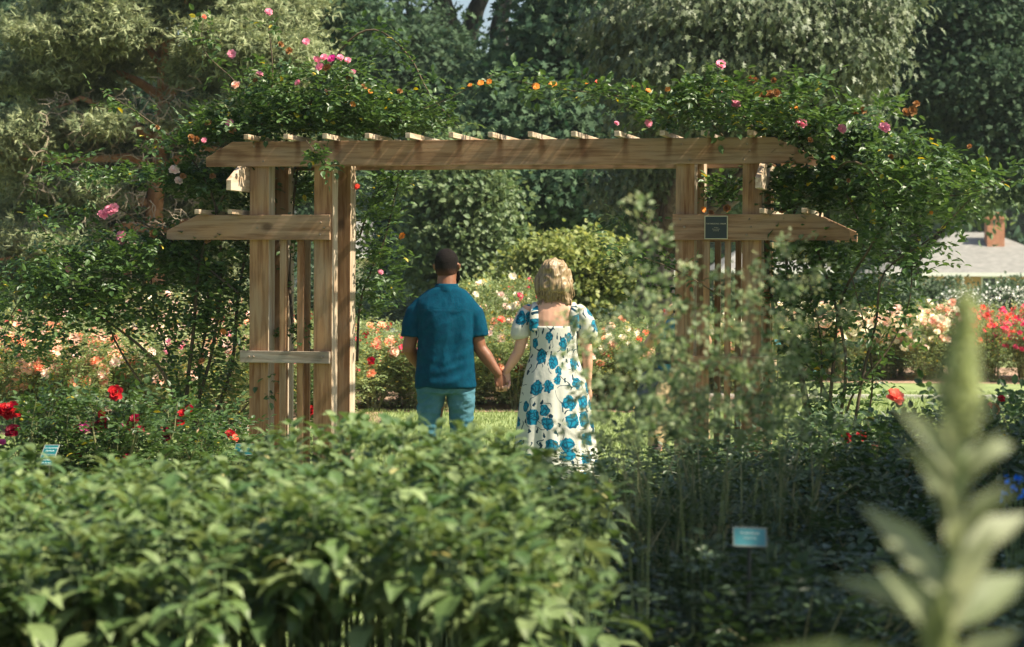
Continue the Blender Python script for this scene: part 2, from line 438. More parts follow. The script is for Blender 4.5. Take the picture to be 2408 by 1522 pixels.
for (y0, y1) in ((-BT, -.001), (SP + PD + .001, SP + PD + BT)):
    cxb = (T(487) + T(1899)) / 2; spc = (T(1767) - T(603)) / 12
    w_xs = woodmat('lumber_stained', 0, (.36, .225, .125), (.20, .11, .055), (.31, .235, .16), (T(603) + .018 - cxb + spc / 2, spc, .184))
    MB().prism(beamshape(T(487), T(1899), ZT0, ZT1, .205, .235), y0, y1).build_c('top_beam', w_xs, arbor, bevel=.003)
    MB().prism(beamshape(T(395), T(778), ZL0, ZL1, .245, 0), y0, y1).build_c('lower_beam', w_x, arbor, bevel=.003)
    MB().prism(beamshape(T(1582), T(1997), ZL0, ZL1, 0, .245), y0, y1).build_c('lower_beam', w_x, arbor, bevel=.003)
    MB().box(T(568), T(778), y0, y1, ZB0, ZB1).build_c('rail', w_g, arbor, bevel=.003)
    MB().box(T(1581), T(1802), y0, y1, ZB0, ZB1).build_c('rail', w_x, arbor, bevel=.003)
    # slats hanging behind rail
    ys = (0.002, .034) if y0 < 0 else (SP + PD - .036, SP + PD - .002)
    for a, b in ((657, 672), (698, 713), (1653, 1667), (1703, 1717)):
        MB().box(T(a), T(b), ys[0], ys[1], .03, ZL0 + .10).build_c('slat', w_z, arbor, bevel=.002)
# side beams running front to back, outside the outer posts and just under the top beams
def sidebeam(x0, x1):
    h = ZT1 - ZT0; z1 = ZT0 - .004; z0 = z1 - h
    y0, y1 = -.40, SP + PD + .40
    prof = [(y0, z0), (y1, z0), (y1, z0 + h * .4), (y1 - .24, z1), (y0 + .24, z1), (y0, z0 + h * .4)]
    mb = MB(); n = len(prof)
    vs = [(x0, y, z) for y, z in prof] + [(x1, y, z) for y, z in prof]
    fs = [tuple(range(n))[::-1], tuple(range(n, 2 * n))] + [(i, (i + 1) % n, (i + 1) % n + n, i + n) for i in range(n)]
    mb.add(vs, fs); mb.build_c('side_beam', w_y, arbor, bevel=.003)
sidebeam(T(586) - BT - .002, T(586) - .002); sidebeam(T(1790) + .002, T(1790) + BT + .002)
for xs in ((T(586) - .04, T(586) - .002), (T(1790) + .002, T(1790) + .04)):
    MB().box(xs[0], xs[1], -.002, SP + PD + .002, ZB0 + .0, ZB1).build_c('side_rail', w_y, arbor, bevel=.003)
    for ya in (.21, .33):
        MB().box(xs[0] + (.001 if xs[0] > 0 else .002), xs[1] - .002, ya, ya + .038, .03, ZT0 - .19).build_c('slat', w_z, arbor, bevel=.002)
# rafters on top
rpx = [583, 675, 765, 863, 957, 1057, 1148, 1240, 1340, 1440, 1545, 1640, 1747]
for i, a in enumerate(rpx):
    x0 = T(a + 20)
    MB().box(x0, x0 + .036, -.30, SP + PD + .33, ZT1 + .001, ZT1 + .037).build_c('rafter', w_y, arbor, bevel=.002)
for a in (466, 543):
    x0 = T(a + 18); y1 = SP + PD + .3
    MB().box(x0, x0 + .036, -.25, y1, ZL1 + .001, ZL1 + .035).build_c('rafter', w_y, arbor, bevel=.002)
for a in (1776, 1874):
    x0 = T(a + 18); MB().box(x0, x0 + .036, -.25, SP + PD + .3, ZL1 + .001, ZL1 + .035).build_c('rafter', w_y, arbor, bevel=.002)
# rust and rain stains under the rafters (thin stained film 2 mm proud)
def stainshape(x, z1, h, wd):
    k = 7; pl = []; r = random.Random(int(x * 1000))
    left = [(x - wd * (1 - .5 * i / k) * r.uniform(.8, 1.1), z1 - h * i / k) for i in range(k + 1)]
    right = [(x + wd * (1 - .5 * i / k) * r.uniform(.8, 1.1), z1 - h * i / k) for i in range(k + 1)]
    return right[::-1] + left
bm_me = None
# bolts
bolt = MB().ball((0, 0, 0), .008, (1, .6, 1), 10).mesh('bolt', m_bolt, True)
def putbolt(px, z): obj('bolt', bolt, arbor, (T(px), -BT - .002, z))
for px, z in ((600, 2.51), (622, 2.40), (748, 2.51), (773, 2.45), (768, 2.39), (1602, 2.50), (1621, 2.39), (1755, 2.50), (1762, 2.45), (1748, 2.39),
              (608, 1.91), (757, 1.95), (765, 1.91), (755, 1.86), (1600, 1.97), (1610, 1.915), (1762, 1.97), (1766, 1.915), (1756, 1.86), (590, .96), (600, .96), (760, .96), (1595, .96)):
    putbolt(px, z)
# plaque
m_plq = noisemat('plaque_green', (.008, .016, .014), (.012, .024, .020), 6, .35, spec=.5)
m_gold = noisemat('plaque_gold', (.42, .38, .24), (.55, .50, .34), 20, .4)
pc = (T(1657.6) + T(1712)) / 2; ph = (T(1712) - T(1657.6)) / 2; pz = (ZL0 + ZL1) / 2 - .002
plq = MB().box(pc - ph + .005, pc + ph - .005, -BT - .009, -BT - .0005, pz - ph + .005, pz + ph - .005).build_c('plaque', m_plq, arbor)
fr = MB(); t = .0055
for (a, b, c, d) in ((-ph, ph, ph - t, ph), (-ph, ph, -ph, -ph + t), (-ph, -ph + t, -ph + t, ph - t), (ph - t, ph, -ph + t, ph - t)):
    fr.box(a, b, -.006, .006, c, d)
fr.build('frame', m_gold, plq)

def text_mesh(name, txt, size, mat, parent, loc, rot=(R(90), 0, 0), align='CENTER', shear=0, ext=.0006):
    cu = bpy.data.curves.new('t', 'FONT'); cu.body = txt; cu.size = size; cu.align_x = align; cu.align_y = 'CENTER'
    cu.extrude = ext; cu.shear = shear
    o = bpy.data.objects.new('t', cu); C.objects.link(o)
    dg = bpy.context.evaluated_depsgraph_get(); dg.update()
    me = bpy.data.meshes.new_from_object(o.evaluated_get(dg)); bpy.data.objects.remove(o); bpy.data.curves.remove(cu)
    me.materials.clear(); me.materials.append(mat); me.name = name
    q = obj(name, me, parent, loc); q.rotation_euler = rot; return q
text_mesh('lettering', 'THE WEDDING ARBOR', .0135, m_gold, plq, (0, -.0058, .026))
text_mesh('lettering', 'A Gift of', .0085, m_gold, plq, (0, -.0058, -.001))
text_mesh('lettering', 'Mission Garden', .0085, m_gold, plq, (0, -.0058, -.012))
text_mesh('lettering', 'Community', .0085, m_gold, plq, (0, -.0058, -.023))

# ------------------------------------------------------------------ people
m_skin_d = noisemat('brown_skin', (.15, .062, .032), (.20, .085, .045), 14, .5, .1, spec=.35, sss=.05)
m_skin_l = noisemat('fair_skin', (.50, .27, .18), (.60, .34, .235), 10, .5, .1, spec=.35, sss=.08)
m_hair_d = noisemat('black_hair', (.004, .003, .003), (.012, .009, .008), 160, .85, .8, bscale=200, spec=.1)
m_shirt = noisemat('teal_shirt', (.000, .030, .058), (.000, .044, .076), 30, .9, .55, bscale=11, spec=.08, bdist=.02, stretch=(1, 1, .8))
m_jean = noisemat('blue_denim', (.035, .110, .145), (.075, .175, .215), 5, .95, .6, bscale=14, spec=.1, bdist=.02, stretch=(1, 1, 1.5))
m_shoe = noisemat('shoe_leather', (.03, .02, .015), (.06, .04, .03), 10, .5)
m_eye = plain('eye_white', (.7, .7, .68)); m_iris = plain('iris_dark', (.02, .015, .01), .2)
m_lip = plain('lip', (.28, .10, .08))

def head(mb, c, s=1.0, w=.076, d=.096, yaw=0.0):
    """skull, jaw, nose, ears; face looks to +y"""
    b = len(mb.v); x, y, z = 0, 0, 0
    H = .235 * s
    prof = [(-.115, .030, .045, .035), (-.105, .045, .058, .030), (-.08, .057, .070, .018), (-.045, .064, .080, .006), (-.01, .070, .090, 0), (.03, .075, .097, -.002), (.060, .071, .093, -.004), (.083, .060, .080, -.005), (.101, .042, .058, -.006), (.111, .020, .028, -.006)]
    mb.rings([(0, dy * s, zz * s, rx * s * w / .076, ry * s * d / .096) for zz, rx, ry, dy in prof], 24)
    mb.tube([(0, .085 * s, .015 * s), (0, .105 * s, -.018 * s), (0, .098 * s, -.03 * s)], [.008 * s, .013 * s, .012 * s], 8, round_=True)   # nose
    for sx in (-1, 1):
        mb.tube([(sx * w * s * .98, -.002, .018 * s), (sx * (w + .010) * s, -.008, .012 * s), (sx * (w + .008) * s, -.004, -.014 * s), (sx * w * s * .97, .004, -.026 * s)], [.007 * s, .011 * s, .009 * s, .006 * s], 8, round_=True)
    mb.tube([(-.022 * s, .088 * s, -.055 * s), (0, .096 * s, -.053 * s), (.022 * s, .088 * s, -.055 * s)], [.005, .007, .005], 8, round_=True)
    mb.tube([(-.045 * s, .078 * s, .032 * s), (-.02 * s, .092 * s, .036 * s), (0, .090 * s, .030 * s), (.02 * s, .092 * s, .036 * s), (.045 * s, .078 * s, .032 * s)], [.006] * 5, 8, round_=True)
    M = Matrix.Translation(c) @ Matrix.Rotation(yaw, 4, 'Z')
    for i in range(b, len(mb.v)): mb.v[i] = tuple(M @ Vector(mb.v[i]))
    return M

def eyes(parent, M, s=1.0):
    for sx in (-1, 1):
        p = M @ Vector((sx * .031 * s, .078 * s, .012 * s))
        e = MB().ball((0, 0, 0), .0125 * s).build('eye', m_eye, parent, True, tuple(p))
        q = M.to_3x3() @ Vector((0, .0095, 0))
        MB().ball(tuple(q), .0055).build('iris', m_iris, e, True)
    p = M @ Vector((0, .101 * s, -.055 * s))

def hand(mb, wrist, direc, palmn, thumbside, s=1.0, curl=0.5, grip=None):
    """wrist point, unit direction of the palm, palm normal (towards which fingers curl), thumb side"""
    d = Vector(direc).normalized(); n = Vector(palmn).normalized(); t = Vector(thumbside).normalized()
    wv = Vector(wrist)
    # palm
    mb.tube([wv - d * .01, wv + d * .03 * s, wv + d * .065 * s, wv + d * .088 * s], [.026 * s, .036 * s, .040 * s, .036 * s], 12, flat=.42, round_=True)
    b = len(mb.v)
    lens = [.070, .078, .072, .056]
    for i in range(4):
        o = (1.5 - i) * .0195 * s
        base = wv + d * .083 * s + t * o
        L = lens[i] * s; r = .0088 * s
        p = [base - d * .015, base]; a = 0.25
        for k, fr_ in enumerate((.42, .32, .26)):
            a += curl * (1.0, 1.1, .8)[k]
            v = d * math.cos(a) + n * math.sin(a)
            p.append(p[-1] + v * L * fr_)
        mb.tube(p, [r * 1.05, r * 1.1, r, r * .92, r * .8], 8, round_=True)
    bt = wv + d * .022 * s + t * .025 * s
    v = (d * .75 + t * .55 + n * .35).normalized(); v2 = (d * .9 + t * .1 + n * .5).normalized()
    mb.tube([bt, bt + v * .032 * s, bt + v * .05 * s + v2 * .018 * s, bt + v * .055 * s + v2 * .042 * s], [.014 * s, .0125 * s, .011 * s, .009 * s], 8, round_=True)

def fix_flat(mb): pass

# ---- the man; local frame: x right, y away from the camera, z up; metres from his foot point
YM = 16.4; KM = F / YM
manX = (1050 - CX) / KM
def ml(px, py, y=0.0): return Vector(((px - 1050) / KM, y, 1.5 - (py - HY + 0) / KM + .0))
def folds(me, amp, fx=9, fz=5, seed=0.0, mask=None):
    n = len(me.vertices); co = np.empty(n * 3, np.float32); me.vertices.foreach_get('co', co); co = co.reshape(-1, 3)
    no = np.empty(n * 3, np.float32); me.vertices.foreach_get('normal', no); no = no.reshape(-1, 3)
    d = np.array([mnoise.noise(Vector((c[0] * fx + seed, c[1] * fx * .6 + seed, c[2] * fz + c[0] * 3.0))) for c in co])
    d2 = np.array([1 - abs(mnoise.noise(Vector((c[0] * fx * 1.2 + 7 + seed, c[1] * fx, c[2] * fz * 2.2 - c[0] * 6.0)))) * 2 for c in co])
    k = amp * (d + .55 * d2)
    if mask is not None: k = k * mask(co)
    co += no * k[:, None]; me.vertices.foreach_set('co', co.ravel()); me.update()

man = thing('person', 'man in a teal shirt and light jeans seen from behind', 'man', (manX, YM, 0))
mb = MB()
MH = head(mb, Vector((0.0, .02, 1.622)), 1.02, .078, .098, R(-14))
mb.tube([(0, .005, 1.44), (0, .0, 1.50), (.0, .01, 1.56), (.0, .02, 1.60)], [.085, .066, .062, .066], 16)
mb.rings([(0, 0, .80, .17, .115), (0, 0, .95, .165, .11), (0, .01, 1.10, .165, .11), (0, .01, 1.25, .185, .115), (0, .005, 1.34, .185, .10), (0, 0, 1.40, .15, .075), (0, 0, 1.45, .08, .06)], 24, power=2.3)
# right arm (screen right) down to the joined hands
Lsh = Vector((-.192, .0, 1.335)); Rsh = Vector((.165, 0, 1.33))
Lel = Vector((-.258, .01, 1.065)); Lwr = Vector((-.16, .20, .90))
Rel = ml(1128, 818, .0); Rwr = ml(1172, 878, -.015); Rhd = ml(1184, 905, -.02)
mb.tube([Lsh + Vector((.06, 0, .02)), Lsh, Lsh + (Lel - Lsh) * .45, Lel], [.045, .052, .050, .046], 14)
mb.tube([Lel + (Lsh - Lel) * .12, Lel, Lel + (Lwr - Lel) * .35, Lel + (Lwr - Lel) * .75, Lwr], [.046, .046, .047, .036, .029], 14, round_=True)
hand(mb, Lwr, (Lwr - Lel).normalized(), (1, 0, 0), (0, .3, 1), 1.0, .35)
mb.tube([Rsh - Vector((.06, 0, -.02)), Rsh, Rsh + (Rel - Rsh) * .45, Rel], [.045, .052, .052, .047], 14)
mb.tube([Rel + (Rsh - Rel) * .12, Rel, Rel + (Rwr - Rel) * .35, Rel + (Rwr - Rel) * .75, Rwr], [.046, .046, .047, .037, .030], 14, round_=True)
d = Vector((.22, .0, -1)).normalized()
hand(mb, Rwr, d, (-.15, .9, 0.0), (.92, .38, .1), 1.0, .75)
for sx in (-1, 1):
    hx = .098 * sx
    mb.tube([(hx, 0, .92), (hx, .01, .72), (sx * .105, .015, .48), (sx * .11, -.01, .30), (sx * .112, 0, .09)], [.10, .09, .062, .055, .042], 14)
    mb.tube([(sx * .112, -.04, .05), (sx * .115, .05, .045), (sx * .12, .15, .035)], [.04, .045, .035], 12, round_=True)
mb.remesh('body', m_skin_d, man, .0065, 2)
eyes(man, MH, 1.02)
# hair: close-cropped cap
hb = MB(); b = 0
hb.rings([(0, -.018, -.062, .056, .060), (0, -.016, -.045, .067, .076), (0, -.012, -.02, .075, .091), (0, -.006, .03, .0805, .103), (0, -.007, .054, .0775, .099), (0, -.008, .074, .0705, .091), (0, -.009, .092, .059, .078), (0, -.010, .107, .044, .060), (0, -.011, .118, .026, .036), (0, -.011, .123, .010, .014)], 28)
hb.v = [tuple(MH @ Vector(v) * 1.0) for v in hb.v]
def clip_front(me):
    pass
m_fade = m_hair_d.copy(); m_fade.name = 'faded_black_hair'; nt_ = m_fade.node_tree
pr_ = [n for n in nt_.nodes if n.type == 'BSDF_PRINCIPLED'][0]; src_ = pr_.inputs['Base Color'].links[0].from_socket
tc_ = N(nt_, 'ShaderNodeTexCoord'); sx_ = N(nt_, 'ShaderNodeSeparateXYZ'); nt_.links.new(tc_.outputs['Object'], sx_.inputs[0])
mr_ = N(nt_, 'ShaderNodeMapRange', inp={1: 1.560, 2: 1.612, 3: 0.0, 4: 1.0}); nt_.links.new(sx_.outputs[2], mr_.inputs[0])
mx_ = N(nt_, 'ShaderNodeMix', data_type='RGBA'); mx_.inputs[6].default_value = (.085, .038, .022, 1)
nt_.links.new(mr_.outputs[0], mx_.inputs[0]); nt_.links.new(src_, mx_.inputs[7]); nt_.links.new(mx_.outputs[2], pr_.inputs['Base Color'])
hb.remesh('hair', m_fade, man, .0055, 1)
# beard along the jaw
bb = MB()
bb.tube([(-.074, .02, -.035), (-.064, .052, -.075), (-.035, .085, -.105), (0, .096, -.112), (.035, .085, -.105), (.064, .052, -.075), (.074, .02, -.035)], [.010, .018, .022, .024, .022, .018, .010], 10, round_=True)
bb.v = [tuple(MH @ Vector(v)) for v in bb.v]
bb.build('beard', m_hair_d, man, True)
# shirt
sb = MB()
zh = 1.5 - (912 - HY) / KM
sb.rings([(0.0, .0, zh, .207, .140), (0.0, .0, zh + .03, .205, .142), (-.002, 0, .90, .200, .142), (-.006, .0, 1.0, .192, .138), (-.006, .0, 1.10, .190, .135), (-.003, 0, 1.22, .200, .137), (-.008, 0, 1.32, .205, .130), (-.010, -.002, 1.370, .208, .112), (-.008, -.003, 1.405, .192, .098), (-.004, -.003, 1.435, .162, .088), (0, -.003, 1.463, .130, .080), (0, 0, 1.482, .086, .074)], 36, power=2.35)
sb.tube([(-.12, 0, 1.355), (-.180, 0, 1.348), (-.208, .0, 1.31), (-.226, .0, 1.25), (-.236, .005, 1.175), (-.238, .005, 1.145)], [.055, .064, .066, .066, .070, .072], 18)
sb.tube([(.10, 0, 1.350), (.155, 0, 1.342), (.182, .0, 1.305), (.198, .0, 1.25), (.208, .0, 1.18), (.213, 0, 1.148)], [.055, .064, .066, .066, .070, .072], 18)
def shirtfold(me):
    folds(me, .011, 8, 4.5, 3.0, lambda c: np.clip((1.42 - c[:, 2]) * 6, 0, 1))
    n = len(me.vertices); co = np.empty(n * 3, np.float32); me.vertices.foreach_get('co', co); co = co.reshape(-1, 3)
    # diagonal drag folds across the back
    for (x0, z0, sl, amp, wd) in ((.09, 1.02, .45, .006, .022), (.03, .93, .3, .006, .022), (.13, 1.12, .8, .005, .02), (-.12, 1.0, -.25, .004, .025), (.02, .85, .12, .005, .025), (.15, .90, .5, .005, .02)):
        dd = (co[:, 2] - z0) - sl * (co[:, 0] - x0)
        k = amp * np.exp(-(dd / wd) ** 2) * np.exp(-((co[:, 0] - x0) / .13) ** 2)
        co[:, 1] += np.where(co[:, 1] < 0, -k, k)
    me.vertices.foreach_set('co', co.ravel()); me.update()
sb.remesh('shirt', m_shirt, man, .0065, 8, shirtfold)
cb = MB(); cb.rings([(0, -.003, 1.452, .090, .086), (0, -.003, 1.463, .090, .086), (0, .003, 1.492, .079, .078), (0, .005, 1.505, .0745, .074), (0, .005, 1.504, .069, .069), (0, .0, 1.47, .07, .07)], 32, cap=False)
cb.build('collar', m_shirt, man, True)
# yoke seam
ys_ = MB(); ys_.tube([( -.175, -.098, 1.325), (-.09, -.131, 1.338), (0, -.138, 1.342), (.09, -.131, 1.338), (.175, -.098, 1.325)], .0012, 6)
ys_.build('yoke_seam', m_shirt, man, True)
# jeans
jb = MB()
jb.rings([(0, 0, .76, .180, .122), (0, 0, .80, .188, .124), (0, 0, .84, .182, .116), (0, 0, .88, .170, .104)], 32, power=2.3)
for sx in (-1, 1):
    jb.tube([(sx * .100, 0, .84), (sx * .104, .0, .74), (sx * .108, .01, .62), (sx * .108, .012, .48), (sx * .110, 0, .30), (sx * .114, 0, .12), (sx * .114, 0, .055)], [.094, .092, .082, .074, .068, .064, .066], 22)
jb.remesh('jeans', m_jean, man, .0075, 3, lambda me: folds(me, .013, 12, 10, 9.0))
for sx in (-1, 1):
    pk = MB(); q = 8
    x0, x1 = (sx * .085 - .055, sx * .085 + .055)
    pts = [(x0, -.137, .80), (x1, -.137, .80), (x1, -.137, .70), ((x0 + x1) / 2, -.139, .675), (x0, -.137, .70)]
    sh = MB().box(-.048, .048, -.12, .17, 0, .04)
    shb = MB(); shb.tube([(sx * .118, -.07, .045), (sx * .118, .03, .05), (sx * .122, .12, .042), (sx * .124, .19, .036)], [.045, .05, .047, .034], 14, round_=True)
    shb.box(sx * .12 - .048, sx * .12 + .048, -.10, .20, 0, .03)
    shb.remesh('shoe', m_shoe, man, .007, 2)

# ---- the woman
womX = (1303 - CX) / KM
def wl(px, py, y=0.0): return Vector(((px - 1303) / KM, y, 1.5 - (py - HY) / KM))
woman = thing('person', 'woman with long blonde hair in a white dress printed with blue roses, back to us', 'woman', (womX, YM, 0))
# dress print
def dressmat():
    m, nt, out = newmat('rose_print_cotton')
    uv = N(nt, 'ShaderNodeUVMap')
    L = nt.links.new
    nzw = N(nt, 'ShaderNodeTexNoise', inp={'Scale': 22.0, 'Detail': 2}); L(uv.outputs[0], nzw.inputs[0])
    sub = N(nt, 'ShaderNodeVectorMath', operation='SUBTRACT', inp={1: (.5, .5, .5)}); L(nzw.outputs['Color'], sub.inputs[0])
    sc = N(nt, 'ShaderNodeVectorMath', operation='SCALE', inp={'Scale': .055}); L(sub.outputs[0], sc.inputs[0])
    ad = N(nt, 'ShaderNodeVectorMath', operation='ADD'); L(uv.outputs[0], ad.inputs[0]); L(sc.outputs[0], ad.inputs[1])
    # roses
    vo = N(nt, 'ShaderNodeTexVoronoi', voronoi_dimensions='2D', inp={'Scale': 7.6, 'Randomness': .75}); L(ad.outputs[0], vo.inputs[0])
    sv = N(nt, 'ShaderNodeSeparateColor'); L(vo.outputs['Color'], sv.inputs[0])
    szr = N(nt, 'ShaderNodeMapRange', inp={3: -.06, 4: .09}); L(sv.outputs[0], szr.inputs[0])
    dsz = N(nt, 'ShaderNodeMath', operation='SUBTRACT'); L(vo.outputs['Distance'], dsz.inputs[0]); L(szr.outputs[0], dsz.inputs[1])
    rose = N(nt, 'ShaderNodeMapRange', inp={1: .285, 2: .305, 3: 1.0, 4: 0.0}); L(dsz.outputs[0], rose.inputs[0])
    # petals shading inside the print
    vp = N(nt, 'ShaderNodeTexVoronoi', voronoi_dimensions='2D', feature='DISTANCE_TO_EDGE', inp={'Scale': 34.0}); L(ad.outputs[0], vp.inputs[0])
    pr = N(nt, 'ShaderNodeValToRGB'); e = pr.color_ramp.elements
    e[0].position = .02; e[0].color = (.0, .045, .09, 1); e[1].position = .22; e[1].color = (.002, .20, .32, 1)
    L(vp.outputs['Distance'], pr.inputs[0])
    # leaves: smaller second scatter
    vl = N(nt, 'ShaderNodeTexVoronoi', voronoi_dimensions='2D', inp={'Scale': 15.0, 'Randomness': 1.0})
    mpl = N(nt, 'ShaderNodeMapping'); mpl.inputs['Rotation'].default_value = (0, 0, .6); mpl.inputs['Scale'].default_value = (1.35, .8, 1)
    L(ad.outputs[0], mpl.inputs[0]); L(mpl.outputs[0], vl.inputs[0])
    lf = N(nt, 'ShaderNodeMapRange', inp={1: .20, 2: .22, 3: 1.0, 4: 0.0}); L(vl.outputs['Distance'], lf.inputs[0])
    sepc = N(nt, 'ShaderNodeSeparateColor'); L(vl.outputs['Color'], sepc.inputs[0])
    pick = N(nt, 'ShaderNodeMath', operation='GREATER_THAN', inp={1: .52}); L(sepc.outputs[0], pick.inputs[0])
    lf2 = N(nt, 'ShaderNodeMath', operation='MULTIPLY'); L(lf.outputs[0], lf2.inputs[0]); L(pick.outputs[0], lf2.inputs[1])
    # curling stems: thin contour of a smooth noise
    ns = N(nt, 'ShaderNodeTexNoise', inp={'Scale': 8.5, 'Detail': 0.6}); L(uv.outputs[0], ns.inputs[0])
    s1 = N(nt, 'ShaderNodeMath', operation='SUBTRACT', inp={1: .5}); L(ns.outputs[0], s1.inputs[0])
    s2 = N(nt, 'ShaderNodeMath', operation='ABSOLUTE'); L(s1.outputs[0], s2.inputs[0])
    st = N(nt, 'ShaderNodeMapRange', inp={1: .008, 2: .013, 3: 1.0, 4: 0.0}); L(s2.outputs[0], st.inputs[0])
    nm = N(nt, 'ShaderNodeTexNoise', inp={'Scale': 14.0, 'Detail': 0.0}); L(uv.outputs[0], nm.inputs[0])
    mk = N(nt, 'ShaderNodeMath', operation='GREATER_THAN', inp={1: .46}); L(nm.outputs[0], mk.inputs[0])
    st2 = N(nt, 'ShaderNodeMath', operation='MULTIPLY'); L(st.outputs[0], st2.inputs[0]); L(mk.outputs[0], st2.inputs[1])
    mxl = N(nt, 'ShaderNodeMath', operation='MAXIMUM'); L(lf2.outputs[0], mxl.inputs[0]); L(st2.outputs[0], mxl.inputs[1])
    m1 = N(nt, 'ShaderNodeMix', data_type='RGBA'); m1.inputs[6].default_value = (.56, .56, .49, 1); m1.inputs[7].default_value = (.003, .035, .065, 1)
    L(mxl.outputs[0], m1.inputs[0])
    m2 = N(nt, 'ShaderNodeMix', data_type='RGBA'); L(rose.outputs[0], m2.inputs[0]); L(m1.outputs[2], m2.inputs[6]); L(pr.outputs[0], m2.inputs[7])
    p = N(nt, 'ShaderNodeBsdfPrincipled', inp={'Roughness': .85, 'Specular IOR Level': .2, 'Sheen Weight': .1}); L(m2.outputs[2], p.inputs['Base Color'])
    nb = N(nt, 'ShaderNodeTexNoise', inp={'Scale': 30.0, 'Detail': 3}); L(uv.outputs[0], nb.inputs[0])
    bp = N(nt, 'ShaderNodeBump', inp={'Strength': .25, 'Distance': .01}); L(nb.outputs[0], bp.inputs['Height']); L(bp.outputs[0], p.inputs['Normal'])
    tr = N(nt, 'ShaderNodeBsdfTranslucent'); L(m2.outputs[2], tr.inputs[0])
    mx = N(nt, 'ShaderNodeMixShader', inp={0: .18}); L(p.outputs[0], mx.inputs[1]); L(tr.outputs[0], mx.inputs[2])
    L(mx.outputs[0], out.inputs[0])
    return m
m_dress = dressmat()
def uvwrap(me, cx=0.0, cy=0.0, rr=.2, off=0.0):
    lay = me.uv_layers.new(name='UVMap')
    for p in me.polygons:
        for li in p.loop_indices:
            v = me.vertices[me.loops[li].vertex_index].co
            a = math.atan2(v.x - cx, -(v.y - cy))
            lay.data[li].uv = (a * rr + off + 3, v.z)
mb = MB()
WH = head(mb, Vector((.0, .02, 1.562)), .97, .073, .092, R(4))
mb.tube([(0, .0, 1.37), (0, .0, 1.43), (0, .01, 1.50), (0, .02, 1.53)], [.075, .052, .049, .052], 16)
mb.rings([(0, 0, .78, .17, .12), (0, 0, .88, .175, .125), (0, 0, .98, .155, .11), (0, .0, 1.05, .142, .10), (0, .0, 1.16, .150, .108), (0, 0, 1.26, .160, .105), (0, 0, 1.325, .160, .092), (0, 0, 1.375, .135, .078), (0, 0, 1.41, .085, .062), (0, 0, 1.435, .055, .052)], 28, power=2.2)
Ls = Vector((-.170, 0, 1.335)); Rs = Vector((.172, 0, 1.33))
Le = wl(1220, 828, .0); Lw = wl(1192, 872, .012)
Re = Vector((.225, .0, 1.05)); Rw = Vector((.232, .03, .80))
mb.tube([Ls + Vector((.05, 0, .0)), Ls, Ls + (Le - Ls) * .5, Le], [.04, .050, .044, .037], 14)
mb.tube([Le + (Ls - Le) * .1, Le, Le + (Lw - Le) * .4, Lw], [.037, .037, .035, .024], 14, round_=True)
mb.tube([Rs - Vector((.05, 0, 0)), Rs, Rs + (Re - Rs) * .5, Re], [.04, .050, .045, .038], 14)
mb.tube([Re + (Rs - Re) * .1, Re, Re + (Rw - Re) * .4, Rw], [.038, .038, .036, .024], 14, round_=True)
hand(mb, Rw, (-.02, .05, -1), (-1, .2, 0), (.1, 1, 0), .88, .3)
# her left hand slips under his and her fingertips come up over the edge of his palm towards the camera
hw = Lw; dd = Vector((-.10, .05, -1)).normalized()
mb.tube([hw, hw + dd * .03, hw + dd * .06], [.024, .032, .034], 12, flat=.45, round_=True)
base = ml(1186, 915, .02) - Vector((womX - manX, 0, 0))
for i in range(4):
    bx = base + Vector((-.045 + i * .021, .012, .012 + .004 * abs(i - 1.2)))
    mb.tube([bx + Vector((.01, .01, .035)), bx + Vector((0, .0, -.012)), bx + Vector((-.004, -.030, -.030)), bx + Vector((-.006, -.052, -.012)), bx + Vector((-.006, -.056, .004))], [.010, .0095, .0092, .0088, .0078], 8, round_=True)
th = base + Vector((.035, -.01, .05))
mb.tube([hw + dd * .02, th, th + Vector((.004, -.035, -.02)), th + Vector((-.006, -.045, -.045))], [.012, .0115, .0105, .009], 8, round_=True)
for sx in (-1, 1):
    mb.tube([(sx * .085, 0, .85), (sx * .085, 0, .65), (sx * .082, 0, .46), (sx * .08, 0, .28), (sx * .08, 0, .08)], [.09, .078, .055, .048, .034], 14)
    mb.tube([(sx * .08, -.03, .05), (sx * .082, .05, .04), (sx * .085, .14, .03)], [.033, .038, .03], 12, round_=True)
mb.remesh('body', m_skin_l, woman, .0062, 2)
eyes(woman, WH, .97)
# dress: bodice + skirt, open surfaces with thickness
seg = 96
prof = [(.10, .292, .262), (.13, .29, .26), (.30, .276, .243), (.45, .262, .226), (.60, .246, .205), (.75, .228, .182), (.86, .210, .162), (.95, .185, .140), (1.0, .168, .124), (1.025, .160, .118), (1.06, .158, .117), (1.14, .160, .118), (1.19, .163, .118), (1.228, .165, .116)]
V = []; Fz = []
zt = 1.5 - (766 - HY) / KM
for i, (z, rx, ry) in enumerate(prof):
    for k in range(seg):
        a = 2 * math.pi * k / seg
        dn = max(0, (1.0 - z)) / .9
        fo = 1 + dn * (.062 * math.sin(11 * a + 1.3 + .8 * math.sin(2 * a)) + .035 * math.sin(19 * a + 2 * z) + .03 * math.sin(5 * a + 1)) + (.012 * math.sin(3.0 * (z * 40)) * math.exp(-((z - 1.04) / .05) ** 2))
        V.append((rx * fo * math.cos(a) + .012 * dn, ry * fo * math.sin(a), z if i < len(prof) - 1 else zt))
for i in range(len(prof) - 1):
    for k in range(seg): Fz.append((i * seg + k, i * seg + (k + 1) % seg, (i + 1) * seg + (k + 1) % seg, (i + 1) * seg + k))
me = bpy.data.meshes.new('dress'); me.from_pydata(V, [], Fz); me.materials.append(m_dress)
uvwrap(me, rr=.21)
me.polygons.foreach_set('use_smooth', [True] * len(me.polygons))
dress = obj('dress', me, woman)
sd = dress.modifiers.new('s', 'SUBSURF'); sd.levels = 1; sd.render_levels = 1
